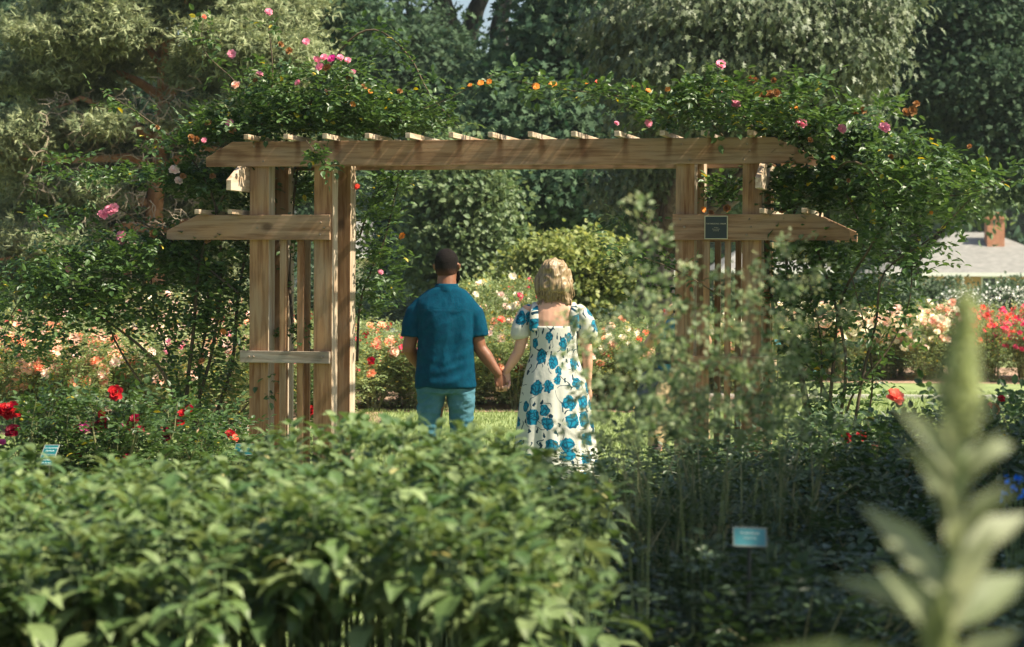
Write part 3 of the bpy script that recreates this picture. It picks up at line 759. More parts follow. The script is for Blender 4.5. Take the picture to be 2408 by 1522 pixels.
so_ = dress.modifiers.new('t', 'SOLIDIFY'); so_.thickness = .003; so_.offset = 1
# shoulder straps/sides rising from the square back to the puff sleeves
for sx in (-1, 1):
    sl_ = MB()
    x = sx
    sl_.tube([(x * .125, -.0, 1.325), (x * .160, .0, 1.328), (x * .190, 0, 1.300), (x * .212, 0, 1.25), (x * .225, 0, 1.20), (x * .230, 0, 1.158), (x * .226, 0, 1.138)], [.035, .048, .056, .062, .068, .064, .050], 24)
    def post(me, x=x):
        folds(me, .006, 16, 4, 5.0 + x)
        uvwrap(me, x * .2, 0, .075, 1.7 * x)
    sl_.remesh('sleeve', m_dress, dress, .0065, 2, post)
    # side panel of the bodice between sleeve and back opening
    pb = MB()
    pb.tube([(x * .135, -.075, 1.19), (x * .138, -.085, 1.26), (x * .135, -.078, 1.32), (x * .128, -.045, 1.362), (x * .125, .0, 1.374), (x * .125, .05, 1.34), (x * .125, .085, 1.25)], [.034, .033, .030, .026, .026, .03, .034], 14, flat=.45)
    pb.remesh('strap', m_dress, dress, .0065, 2, lambda me, x=x: uvwrap(me, 0, 0, .2, .3 * x))
# hair: long, blonde
def hairmat():
    m, nt, out = newmat('blonde_hair')
    tc = N(nt, 'ShaderNodeTexCoord'); mp = N(nt, 'ShaderNodeMapping'); mp.inputs['Scale'].default_value = (90, 90, 3)
    nt.links.new(tc.outputs['Object'], mp.inputs[0])
    nz = N(nt, 'ShaderNodeTexNoise', inp={'Scale': 1.2, 'Detail': 5}); nt.links.new(mp.outputs[0], nz.inputs[0])
    rp = N(nt, 'ShaderNodeValToRGB'); e = rp.color_ramp.elements
    e[0].position = .3; e[0].color = (.10, .062, .030, 1); e[1].position = .7; e[1].color = (.36, .26, .14, 1)
    nt.links.new(nz.outputs[0], rp.inputs[0])
    p = N(nt, 'ShaderNodeBsdfPrincipled', inp={'Roughness': .45, 'Specular IOR Level': .5}); nt.links.new(rp.outputs[0], p.inputs['Base Color'])
    bp = N(nt, 'ShaderNodeBump', inp={'Strength': .7, 'Distance': .006}); nt.links.new(nz.outputs[0], bp.inputs['Height']); nt.links.new(bp.outputs[0], p.inputs['Normal'])
    nt.links.new(p.outputs[0], out.inputs[0]); return m
m_blond = hairmat()
hb = MB()
hb.rings([(.004, -.060, 1.425, .036, .016), (.004, -.064, 1.447, .072, .030), (.002, -.060, 1.475, .096, .046), (0, -.045, 1.50, .104, .065), (0, -.028, 1.54, .100, .082), (0, -.012, 1.59, .093, .098), (0, -.004, 1.63, .082, .098), (0, -.002, 1.658, .062, .078), (0, -.002, 1.673, .028, .036)], 30)
for sx in (-1, 1):
    hb.tube([(sx * .070, .01, 1.60), (sx * .092, .01, 1.53), (sx * .100, .0, 1.47), (sx * .104, -.01, 1.42), (sx * .100, -.005, 1.385)], [.03, .032, .030, .020, .005], 10)
rr_ = random.Random(4)
for i in range(60):
    x = -.108 + .216 * i / 59
    hb.tube([(x * .8, -.075 + abs(x) * .25, 1.50), (x * .95, -.084 + abs(x) * .3, 1.44), (x + rr_.uniform(-.01, .01), -.080 + abs(x) * .25, 1.41 - .03 * abs(x) / .1 + rr_.uniform(-.040, .022))], [.010, .007, .0015], 6)
hb.remesh('hair', m_blond, woman, .005, 1, lambda me: folds(me, .016, 22, 9, 2.0))
hs = MB(); rs_ = random.Random(9)
for i in range(70):
    x = rs_.uniform(-.115, .115); z1 = rs_.uniform(1.37, 1.46)
    hs.tube([(x * .85, -.088 + x * x * 3, 1.56), (x * 1.0 + rs_.uniform(-.012, .012), -.098 + x * x * 3, 1.49), (x * 1.05 + rs_.uniform(-.018, .018), -.094 + x * x * 3.5, (1.49 + z1) / 2), (x * 1.05 + rs_.uniform(-.025, .025), -.090 + x * x * 4, z1)], [.004, .005, .004, .001], 5)
hs.build('loose_strands', m_blond, woman, True)['kind'] = 'stuff'

# ---- the photographer, crouching behind the right-hand posts
m_khaki = noisemat('khaki_twill', (.42, .30, .16), (.55, .41, .24), 8, .9, .3, bscale=60)
m_vest = noisemat('black_vest', (.012, .014, .018), (.035, .04, .05), 20, .8, .2)
m_blue = noisemat('blue_tee', (.01, .13, .25), (.02, .20, .34), 12, .85)
YP = 21.6; KP = F / YP; phX = (1585 - CX) / KP
phot = thing('person', 'photographer in blue shirt, black vest and khaki trousers half hidden behind the right post', 'photographer', (phX, YP, 0))
def pl_(px, py, y=0.0): return Vector(((px - 1585) / KP, y, 1.5 - (py - HY) / KP))
mb = MB()
PH = head(mb, pl_(1600, 722, -.12), 1.0, .076, .096, R(172))
mb.tube([pl_(1602, 775, -.02), pl_(1601, 748, -.09)], [.06, .055], 14)
mb.rings([(.06, .10, .62, .16, .12), (.06, .09, .80, .16, .115), (.06, .05, .95, .175, .115), (.06, .0, 1.06, .175, .10), (.06, -.03, 1.12, .10, .08)], 24)
mb.tube([pl_(1570, 768, -.02), pl_(1537, 800, -.06), pl_(1524, 806, -.10)], [.06, .05, .042], 14, round_=True)
mb.tube([pl_(1524, 806, -.10), pl_(1545, 770, -.20), pl_(1562, 738, -.26)], [.042, .036, .026], 14, round_=True)
hand(mb, pl_(1562, 738, -.26), (.6, -.1, .75), (.5, -.6, -.3), (.5, -.5, .5), .95, .5)
mb.tube([pl_(1635, 768, -.02), pl_(1662, 800, -.08), pl_(1640, 760, -.2), pl_(1622, 740, -.26)], [.06, .046, .036, .026], 14, round_=True)
hand(mb, pl_(1622, 740, -.26), (-.6, -.1, .75), (-.5, -.6, -.3), (-.5, -.5, .5), .95, .5)
for (hx, kx, fx) in ((-.04, -.10, -.14), (.14, .22, .24)):
    mb.tube([(hx, .10, .66), (kx, -.06, .44), (fx, .0, .08)], [.09, .06, .042], 14)
    mb.tube([(fx, 0, .05), (fx, -.10, .04), (fx - .01, -.17, .03)], [.035, .04, .03], 12, round_=True)
mb.remesh('body', m_skin_l, phot, .008, 2)
eyes(phot, PH)
tb = MB(); tb.rings([(.05, .10, .70, .185, .14), (.05, .09, .84, .185, .135), (.055, .05, .97, .195, .13), (.06, .0, 1.07, .19, .115), (.06, -.03, 1.125, .11, .09)], 28)
tb.tube([pl_(1590, 762, -.01), pl_(1562, 775, -.03), pl_(1545, 792, -.055)], [.07, .068, .06], 14); tb.tube([pl_(1615, 762, -.01), pl_(1643, 778, -.03), pl_(1655, 792, -.055)], [.07, .068, .06], 14)
tb.remesh('shirt', m_blue, phot, .009, 2, lambda me: folds(me, .008, 9, 6, 2))
vb = MB(); vb.rings([(.05, .105, .80, .20, .155), (.055, .06, .95, .21, .148), (.06, .0, 1.05, .20, .132), (.06, -.02, 1.095, .14, .11)], 28)
vb.remesh('vest', m_vest, phot, .009, 2, lambda me: folds(me, .010, 12, 8, 4))
kb_ = MB(); kb_.rings([(.05, .10, .55, .17, .14), (.05, .10, .64, .185, .15), (.05, .10, .73, .18, .14)], 26)
for (hx, kx, fx) in ((-.05, -.10, -.15), (.14, .22, .25)):
    kb_.tube([(hx, .10, .64), (kx * .7, .0, .55), (kx, -.07, .44), (fx * .95, -.03, .25), (fx, 0, .07)], [.11, .10, .088, .078, .078], 18)
kb_.remesh('trousers', m_khaki, phot, .009, 2, lambda me: folds(me, .014, 9, 9, 6))
for fx in (-.15, .25):
    s_ = MB(); s_.tube([(fx, .05, .05), (fx, -.08, .05), (fx - .01, -.19, .04)], [.045, .05, .035], 12, round_=True); s_.remesh('shoe', m_shoe, phot, .009, 1)
hp = MB(); hp.rings([(0, .0, .03, .08, .1), (0, -.005, .07, .079, .10), (0, -.01, .10, .065, .085), (0, -.01, .122, .03, .04)], 20)
hp.v = [tuple(PH @ Vector(v)) for v in hp.v]; hp.remesh('hair', m_hair_d, phot, .008, 1)
# camera in the hands and dark shoulder bag: things of their own
m_black = noisemat('black_plastic', (.01, .01, .01), (.02, .02, .022), 40, .35, spec=.5)
m_glass = plain('lens_glass', (.02, .03, .05), .08, .8)
cp = pl_(1596, 722, -.28)
camthing = thing('camera', 'black photo camera raised to the photographer\'s face', 'camera', (phX + cp.x, YP + cp.y, cp.z))
MB().box(-.07, .07, -.03, .03, -.045, .045).build_c('camera_body', m_black, camthing, bevel=.008)
lb = MB(); lb.tube([(0, -.03, -.003), (0, -.07, -.003), (0, -.12, -.003)], [.034, .036, .038], 20); lb.build('lens', m_black, camthing, True)
MB().box(-.025, .025, -.022, .02, .046, .07).build_c('viewfinder', m_black, camthing, bevel=.004)
lg = MB(); lg.tube([(0, -.121, -.003), (0, -.124, -.003)], .031, 20); lg.build('lens_glass', m_glass, camthing)
m_bag = noisemat('charcoal_bag', (.035, .045, .055), (.08, .095, .11), 14, .8, .4)
bp_ = pl_(1530, 905, .03)
bag = thing('shoulder_bag', 'long charcoal bag hanging at the photographer\'s hip beside the right post', 'bag', (phX + bp_.x, YP + bp_.y, 0))
bgm = MB(); bgm.rings([(-.07, 0, .26, .05, .05), (-.06, 0, .32, .08, .07), (-.03, 0, .52, .10, .08), (.02, 0, .70, .085, .07), (.045, 0, .76, .04, .04)], 20); bgm.remesh('pouch', m_bag, bag, .01, 2, lambda me: folds(me, .012, 10, 6, 1))
st_ = MB(); st_.tube([(.02, .0, .74), (.09, -.04, .90), (.16, -.12, 1.04), (.24, -.10, 1.12)], .012, 8); st_.build('strap', m_bag, bag, True)

HAZE_D = 0.0003

# ------------------------------------------------------------------ vegetation materials
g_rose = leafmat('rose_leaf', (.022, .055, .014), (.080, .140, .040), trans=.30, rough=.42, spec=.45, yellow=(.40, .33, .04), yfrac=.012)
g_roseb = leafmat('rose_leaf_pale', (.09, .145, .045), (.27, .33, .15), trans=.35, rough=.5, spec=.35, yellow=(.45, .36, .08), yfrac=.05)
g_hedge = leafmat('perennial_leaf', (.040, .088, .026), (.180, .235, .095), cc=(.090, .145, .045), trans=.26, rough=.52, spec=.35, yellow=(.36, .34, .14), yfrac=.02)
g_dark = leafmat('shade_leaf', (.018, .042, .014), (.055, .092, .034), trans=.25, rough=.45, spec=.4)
g_oak = leafmat('oak_leaf', (.060, .095, .040), (.160, .190, .100), trans=.18, rough=.5, spec=.35)
g_maple = leafmat('maple_leaf', (.020, .050, .028), (.075, .120, .062), trans=.22, rough=.7, spec=.12)
g_mid = leafmat('vine_leaf', (.065, .115, .045), (.15, .20, .09), trans=.3, rough=.5, spec=.35)
g_lime = leafmat('lime_leaf', (.10, .15, .04), (.26, .29, .10), trans=.4, rough=.5, spec=.3)
g_pine = leafmat('pine_needle', (.13, .175, .085), (.31, .335, .18), trans=.2, rough=.6, spec=.2)
g_spruce = leafmat('spruce_needle', (.008, .035, .030), (.020, .060, .045), trans=.1, rough=.6)
g_grey = leafmat('shrub_leaf', (.045, .085, .045), (.10, .15, .08), trans=.3)
g_wisp = leafmat('wisp_leaf', (.08, .14, .05), (.22, .27, .14), trans=.4, rough=.5)
g_wispf = leafmat('wisp_flower', (.22, .27, .12), (.42, .44, .25), trans=.45)
b_cane = noisemat('rose_cane', (.035, .028, .018), (.12, .085, .05), 9, .8, .4)
b_caneg = noisemat('green_cane', (.09, .12, .04), (.22, .20, .10), 9, .7)
b_dark = noisemat('dark_bark', (.012, .012, .010), (.04, .035, .028), 6, .95, 1.0, stretch=(3, 3, .6))
b_oak = noisemat('grey_bark', (.07, .055, .045), (.17, .14, .115), 5, .95, 1.0, stretch=(4, 4, .5))
b_pine = noisemat('orange_bark', (.26, .115, .05), (.48, .26, .14), 8, .9, .8)
b_dead = noisemat('dead_twig', (.22, .17, .12), (.40, .33, .24), 10, .9)

# ------------------------------------------------------------------ roses
def bloommesh(name, cols, size=.09, full=1.0, seed=0):
    r = random.Random(seed); m = leafmat('petal_' + name, cols[0], cols[1], trans=.32, rough=.55, spec=.25)
    V = []; Fc = []
    for ring, (cnt, tilt, ln, wd) in enumerate(((4, 78, .42, .36), (5, 62, .50, .46), (6, 42, .56, .52), (7, 18, .60, .56))):
        for k in range(cnt):
            a = 2 * math.pi * (k + r.random() * .4 + ring * .37) / cnt
            t = R(tilt * full + r.uniform(-10, 10)); b = len(V)
            for i in range(4):
                s = i / 3; rr = .06 + ln * s * math.cos(t) + .05 * s * s; z = ln * s * math.sin(t) + (.10 * s * s if tilt < 50 else -.08 * s * s) - .10 * ring * .5
                if i == 3: z -= .07
                hw = wd * (.25, .8, 1.0, .55)[i] * .5
                for j in (-1, 0, 1):
                    cx = rr - abs(j) * .05; yy = j * hw
                    V.append(((cx * math.cos(a) - yy * math.sin(a)) * size, (cx * math.sin(a) + yy * math.cos(a)) * size, (z + (.06 if j else 0) + r.uniform(-.02, .02)) * size))
            for i in range(3):
                for j in range(2): Fc.append((b + i * 3 + j, b + i * 3 + j + 1, b + (i + 1) * 3 + j + 1, b + (i + 1) * 3 + j))
    me = bpy.data.meshes.new('bloom'); me.from_pydata(V, [], Fc); me.materials.append(m)
    me.polygons.foreach_set('use_smooth', [True] * len(Fc)); me.update()
    return me
BL = {
    'red': bloommesh('red', ((.30, .003, .006), (.48, .010, .012)), .085, 1, 1),
    'crimson': bloommesh('crimson', ((.17, .002, .012), (.33, .006, .035)), .090, 1, 2),
    'magenta': bloommesh('magenta', ((.50, .04, .22), (.70, .12, .36)), .085, .9, 3),
    'pink': bloommesh('pink', ((.72, .22, .33), (.86, .42, .50)), .085, .8, 4),
    'hotpink': bloommesh('hotpink', ((.72, .05, .14), (.85, .16, .24)), .075, .9, 5),
    'peach': bloommesh('peach', ((.84, .50, .36), (.90, .70, .56)), .105, .8, 6),
    'orange': bloommesh('orange', ((.84, .34, .18), (.88, .54, .36)), .10, .8, 7),
    'blush': bloommesh('blush', ((.86, .62, .52), (.92, .80, .72)), .105, .85, 8),
    'cream': bloommesh('cream', ((.80, .74, .54), (.90, .86, .72)), .095, .8, 9),
    'coral': bloommesh('coral', ((.85, .16, .10), (.88, .28, .18)), .085, .85, 10),
    'dried': bloommesh('dried', ((.20, .10, .03), (.42, .23, .10)), .075, 1.35, 11),
    'orangeleaf': bloommesh('orangeleaf', ((.55, .20, .03), (.75, .36, .06)), .07, .3, 12),
}
def rquat(up=.6):
    v = Vector((random.uniform(-1, 1), random.uniform(-1, 1), random.uniform(0, 1) + up)).normalized()
    return v.to_track_quat('Z', 'Y').to_euler()
def bloom(kind, parent, loc, scale=1.0, face=None):
    scale *= .80 if not parent.name.startswith('climbing') else .68
    o = obj('bloom' if kind != 'dried' else 'dried_bloom', BL[kind], parent, loc)
    if face is None:
        v = Vector((random.uniform(-.7, .7), -.9, random.uniform(.15, 1.1))); v.rotate(Quaternion((0, 0, 1), -parent.rotation_euler.z)); face = v.to_track_quat('Z', 'Y').to_euler()
    o.rotation_euler = face; o.scale = (scale,) * 3
    return o

def compound(P, outd, n_leaf=5, L=.045, spread=.5):
    """rose leaves: a short stalk with leaflets; returns arrays for leaves()"""
    n = len(P)
    D = unit(outd + rdir(n) * .7 + np.array((0, 0, -.1)))
    U = unit(np.cross(np.cross(D, np.array((0, 0, 1.0)) + rdir(n) * .45), D))
    S = np.cross(U, D)
    PP, DD, UU, LL = [], [], [], []
    st = L * 2.0
    lay = [(1.0, 0, 1.0)] + [(.62, 1, .85), (.62, -1, .85), (.28, 1, .7), (.28, -1, .7)][:n_leaf - 1]
    sc = rng.uniform(.75, 1.25, n)
    for f, sd, ls in lay:
        PP.append(P + D * (st * f * sc)[:, None]); DD.append(D * (.45 if sd else 1) + S * sd * .9 + rdir(n) * .15)
        UU.append(U + rdir(n) * .25); LL.append(L * ls * sc)
    return np.concatenate(PP), np.concatenate(DD), np.concatenate(UU), np.concatenate(LL)

def bush_meshes(seed, h, r, nleaf, L, mat, canes=9, low=.25):
    """canes + foliage meshes of one rose bush at the origin"""
    rr = random.Random(seed); cb = MB(); tips = []
    pts = []
    for i in range(canes):
        a = rr.uniform(0, 6.28); rad = r * rr.uniform(.2, 1.0); hh = h * rr.uniform(.75, 1.05)
        p = [(0.05 * math.cos(a), .05 * math.sin(a), 0)]
        for k in range(1, 6):
            t = k / 5; p.append((rad * t ** .8 * math.cos(a) + rr.uniform(-.03, .03), rad * t ** .8 * math.sin(a) + rr.uniform(-.03, .03), hh * t))
        cb.tube(p, [.009, .008, .007, .006, .004, .002], 5); tips.append(p[-1]); pts += [Vector(q) for q in p[1:]]
        for q in range(2):
            b = Vector(p[rr.choice((2, 3))]); e = b + Vector((rr.uniform(-.2, .2) * r / .4, rr.uniform(-.2, .2) * r / .4, rr.uniform(.15, .35) * h)); e.z = min(e.z, h)
            cb.tube([b, (b + e) / 2 + Vector((0, 0, .02)), e], [.005, .004, .002], 4); tips.append(tuple(e)); pts += [e, (b + e) / 2]
    A = np.array([tuple(p) for p in pts]); n = nleaf // 5
    idx = rng.integers(0, len(A), n)
    P = A[idx] + rng.normal(0, 1, (n, 3)) * np.array((r * .20, r * .20, h * .08))
    P[:, 2] = np.clip(P[:, 2], low * h, h * 1.02)
    out = P * np.array((1, 1, .2)); out = unit(out + 1e-3)
    a, b, c, d = compound(P, out, 5, L)
    return cb.mesh('cane', b_caneg), leafmesh('foliage', a, b, c, d, d * .62, 'fold', mat), tips

# prototypes for the bed bushes (several, copied)
protos = []
for s in range(5):
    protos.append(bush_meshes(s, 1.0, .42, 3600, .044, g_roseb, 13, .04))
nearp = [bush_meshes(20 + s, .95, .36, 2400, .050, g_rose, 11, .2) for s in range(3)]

def rose_bush(loc, kinds, label, group, h=1.0, nb=12, P=None, bs=1.0, name='rose_bush', w=1.0):
    P = P or random.choice(protos)
    rz = random.uniform(0, 6.28)
    t = thing(name, label, 'rose bush', loc, rz, group)
    s = (w * random.uniform(.9, 1.1), w * random.uniform(.9, 1.1), h)
    for nm, me in (('cane', P[0]), ('foliage', P[1])):
        o = obj(nm, me, t); o.scale = s
    tips = P[2]
    for i in range(nb):
        q = Vector(random.choice(tips)) if random.random() < .65 else Vector((random.uniform(-.42, .42), random.uniform(-.42, .42), random.uniform(.5, 1.0)))
        q = Vector((q.x * s[0], q.y * s[1], q.z * s[2] + .02)) + Vector((random.uniform(-.06, .06), random.uniform(-.06, .06), random.uniform(-.03, .04)))
        bloom(random.choice(kinds), t, q, bs * random.uniform(.7, 1.25), )
    return t

def bed(x0, x1, y0, y1, n, kinds, label, group, h=(.85, 1.1), nb=(8, 16), bs=1.0, cell=None):
    """bushes on a jittered grid"""
    k = 0; tries = 0; pts = []
    while k < n and tries < n * 60:
        tries += 1
        Y = random.uniform(y0, y1); px = random.uniform(x0, x1); X = (px - CX) / F * Y
        if any((X - a) ** 2 + (Y - b) ** 2 < .40 ** 2 for a, b in pts): continue
        pts.append((X, Y)); k += 1
        rose_bush((X, Y, 0), kinds, label, group, random.uniform(*h), random.randint(*nb), bs=bs)

bed(-60, 330, 24.0, 27.0, 16, ['peach', 'orange', 'peach', 'blush', 'orange'], 'peach and orange rose bush in the bed at the left edge', 'peach rose bushes in the left bed', h=(.80, .98), nb=(22, 34))
bed(300, 620, 24.2, 28.0, 15, ['blush', 'peach', 'blush', 'cream', 'pink'], 'blush white rose bush in the bed left of the arbor posts', 'blush rose bushes in the left bed', h=(.85, 1.0), nb=(18, 28))
bed(150, 620, 28.2, 33.5, 18, ['blush', 'cream', 'hotpink', 'blush'], 'tall pale pink rose bush at the back of the left bed', 'tall pale rose bushes behind the left bed', h=(1.1, 1.4), nb=(8, 14))
bed(-60, 200, 28.2, 33.5, 10, ['crimson', 'hotpink', 'blush'], 'deep pink rose bush behind the peach roses at the left', 'deep pink rose bushes behind the peach roses', h=(1.0, 1.25), nb=(6, 12))
bed(600, 850, 26.5, 31.0, 9, ['peach', 'orange', 'red'], 'orange rose bush seen between the left arbor posts', 'rose bushes seen between the left arbor posts', h=(.9, 1.1), nb=(8, 14))
bed(840, 1000, 28.4, 30.2, 9, ['coral', 'orange', 'hotpink', 'peach', 'coral'], 'coral and orange rose bush left of the man', 'coral rose bushes left of the man', h=(.80, 1.0), nb=(16, 26))
bed(1000, 1330, 28.7, 30.8, 17, ['coral', 'blush', 'red', 'cream', 'orange'], 'mixed red and cream rose bush behind the couple', 'mixed rose bushes behind the couple', h=(.85, 1.05), nb=(8, 16))
bed(1105, 1270, 30.8, 33.0, 8, ['blush', 'cream', 'hotpink', 'cream'], 'tall white and pink rose bush standing behind the held hands', 'tall white rose bushes behind the couple', h=(1.3, 1.55), nb=(14, 20))
bed(1340, 1580, 28.9, 32.0, 17, ['orange', 'cream', 'coral', 'cream', 'peach'], 'cream and orange rose bush right of the woman', 'cream and orange rose bushes right of the woman', h=(.80, 1.0), nb=(8, 14))
bed(1600, 1840, 33.5, 36.0, 12, ['cream', 'peach', 'cream', 'orange'], 'cream rose bush seen between the right arbor posts', 'rose bushes seen past the right arbor posts', h=(.9, 1.1), nb=(10, 18))
bed(1830, 2290, 38.2, 42.0, 34, ['cream', 'cream', 'cream', 'blush', 'peach'], 'cream rose bush in the long bed right of the arbor', 'cream rose bushes in the right bed', h=(.95, 1.15), nb=(38, 52), bs=1.25)
bed(2290, 2460, 38.0, 40.6, 11, ['hotpink', 'hotpink', 'coral', 'hotpink'], 'hot pink rose bush at the right edge of the far bed', 'hot pink rose bushes at the right edge', h=(1.0, 1.15), nb=(34, 46), bs=1.15)
# red and crimson bushes in the shade nearer the camera, left
def near(px, Y, h, kinds, label, blooms, w=1.0, P=None):
    X = (px - CX) / F * Y
    t = rose_bush((X, Y, 0), kinds, label, None, h, 0, P or random.choice(nearp), w=w)
    M = t.matrix_basis.inverted()
    for (bx, by, k, s) in blooms:
        p = W(bx, by, Y - .15); q = Matrix.Rotation(-t.rotation_euler.z, 3, 'Z') @ (p - t.location)
        bloom(k, t, q, s * .78)
    return t
near(25, 14.0, .88, ['red'], 'rose bush with deep red blooms at the left edge of the picture', [(10, 962, 'red', 1.1), (28, 958, 'red', 1.2), (38, 968, 'red', 1.0), (20, 972, 'red', 1.1), (30, 1015, 'crimson', 1.3), (5, 1040, 'magenta', .7), (0, 968, 'red', 1.0)], P=nearp[0])
near(205, 14.2, .80, ['crimson'], 'dark crimson rose bush with one magenta bloom behind the hedge', [(198, 1005, 'magenta', 1.1), (183, 1010, 'crimson', .9), (240, 990, 'crimson', .9), (243, 1003, 'red', .8), (184, 1072, 'crimson', .7), (222, 1002, 'crimson', .8)], P=nearp[1])
near(292, 14.0, .86, ['crimson'], 'rose bush with a tall scarlet bloom left of the climbing canes', [(271, 924, 'red', 1.35), (240, 974, 'red', .8), (310, 1000, 'crimson', 1.2), (317, 985, 'crimson', .9), (290, 1002, 'magenta', .6), (299, 1075, 'crimson', .7), (330, 1010, 'crimson', .7)], P=nearp[2])
near(390, 14.6, .80, ['crimson'], 'crimson rose bush at the foot of the climbing rose', [(392, 1020, 'crimson', 1.35), (385, 1010, 'crimson', 1.1), (424, 990, 'red', 1.2), (430, 975, 'red', 1.0), (446, 962, 'red', .8), (397, 1030, 'red', .9)], P=nearp[0])
near(545, 15.4, .62, ['red'], 'small rose bush with red blooms beside the left outer post', [(541, 1022, 'red', 1.0), (552, 1030, 'coral', .8)], P=nearp[1])
near(745, 19.6, .75, ['red'], 'low red rose bush seen between the left posts', [(731, 965, 'red', 1.3), (727, 975, 'red', 1.0)], P=nearp[2], w=.5)

# ------------------------------------------------------------------ climbing roses on the arbor
def pxcane(mb, pts, Y, r0, r1, seg=7, dY=0.0):
    P = []
    for i, p in enumerate(pts):
        y = Y + YF(p[0]) + (p[2] if len(p) > 2 else 0)
        if not (len(p) > 2 and p[2] < 0) and 395 < p[0] < 2000 and 325 < p[1]: y = max(y, DA + YF(p[0]) + .06)
        P.append(W(p[0], p[1], y))
    # Catmull smoothing
    Q = []
    for i in range(len(P) - 1):
        p0, p1, p2, p3 = P[max(i - 1, 0)], P[i], P[i + 1], P[min(i + 2, len(P) - 1)]
        for t in (0, .25, .5, .75):
            Q.append(.5 * ((2 * p1) + (p2 - p0) * t + (2 * p0 - 5 * p1 + 4 * p2 - p3) * t * t + (3 * p1 - p0 - 3 * p2 + p3) * t ** 3))
    Q.append(P[-1])
    n = len(Q); mb.tube(Q, [r0 + (r1 - r0) * i / (n - 1) for i in range(n)], seg)
    return Q

def YF(px): return -T(max(350.0, min(2050.0, px))) * math.sin(TH)
def climber(label, base_px, baseY, clouds, canes, blooms, L=.056):
    b0 = W(base_px, 1160, baseY)
    t = thing('climbing_rose', label, 'climbing rose', (b0.x, baseY, 0))
    off = Vector((-b0.x, -baseY, 0))
    allq = []
    for pts, Y, r0, r1 in canes:
        mb = MB(); q = pxcane(mb, pts, Y, r0, r1); allq.append(q)
        mb.v = [tuple(Vector(v) + off) for v in mb.v]
        mb.build('cane', b_cane, t, True)
    Ps, Os = [], []
    for (px, py, rx, ry, Y, dY, n) in clouds:
        n = int(n * .74)
        u = rdir(n) * (rng.random(n) ** .42)[:, None]
        for i in range(n):
            qx = px + u[i, 0] * rx; qy = py + u[i, 2] * ry; y = Y + YF(qx) + u[i, 1] * dY
            if 380 < qx < 2060 and 292 < qy < 1160: y = max(y, DA + YF(qx) + .09)
            p = W(qx, qy, y)
            Ps.append(tuple(p)); Os.append(tuple(u[i] * (1, 1, .6) + np.array((0, -.35, .25))))
    for q in allq:   # leaves along the upper canes
        k = len(q)
        for i in range(k // 4, k):
            for _ in range(3):
                p = q[i] + Vector(rng.normal(0, .035, 3)); Ps.append(tuple(p)); Os.append(tuple(rng.normal(0, 1, 3)))
    P = np.array(Ps) + np.array(off); O = unit(np.array(Os))
    a, b, c, d = compound(P, O, 5, L)
    obj('foliage', leafmesh('foliage', a, b, c, d, d * .66, 'fold', g_rose), t)
    for (bx, by, Y, k, s) in blooms:
        p = W(bx, by, Y + YF(bx)) + off
        o = bloom(k, t, p, s)
    return t, off

YA = DA
LC = []  # left clouds (px,py,rx,ry,Y,dY,n leaves)
LC += [(560, 290, 120, 50, YA + .3, .5, 260), (700, 250, 150, 75, YA + .3, .5, 520), (840, 250, 150, 70, YA + .3, .5, 430), (930, 290, 130, 42, YA + .3, .45, 260), (650, 190, 90, 50, YA + .3, .4, 130), (800, 170, 90, 40, YA + .3, .4, 110),
       (740, 305, 300, 28, YA + .35, .4, 420), (500, 320, 80, 40, YA + .2, .4, 110), (430, 350, 90, 45, YA + .2, .4, 90),
       (470, 430, 90, 55, YA + .4, .35, 330), (560, 450, 60, 70, YA + .5, .3, 260), (690, 445, 60, 60, YA + .8, .15, 200), (380, 415, 130, 40, YA + .2, .4, 170), (250, 420, 120, 35, YA + .1, .4, 80),
       (460, 600, 130, 110, YA + .35, .4, 600), (330, 600, 150, 80, YA + .1, .5, 430), (180, 640, 150, 90, YA, .5, 420), (60, 700, 110, 110, YA, .4, 230), (90, 810, 90, 60, YA, .4, 120), (200, 740, 120, 60, YA, .4, 170),
       (520, 720, 70, 110, YA + .3, .3, 260), (400, 760, 120, 70, YA + .2, .4, 180), (280, 700, 130, 60, YA + .1, .4, 220), (520, 850, 70, 120, YA + .2, .3, 110), (430, 900, 110, 110, YA + .2, .3, 90), (520, 1010, 80, 80, YA + .1, .3, 90),
       (880, 480, 60, 80, YA + .9, .3, 120), (900, 620, 50, 60, YA + .9, .3, 90), (880, 700, 55, 60, YA + .9, .3, 120), (920, 430, 70, 30, YA + .9, .3, 60), (860, 560, 40, 80, YA + .9, .3, 70),
       (680, 790, 35, 30, YA + .2, .1, 40), (690, 560, 60, 50, YA + .9, .1, 40), (150, 520, 70, 60, YA, .3, 60), (170, 390, 50, 50, YA, .3, 30)]
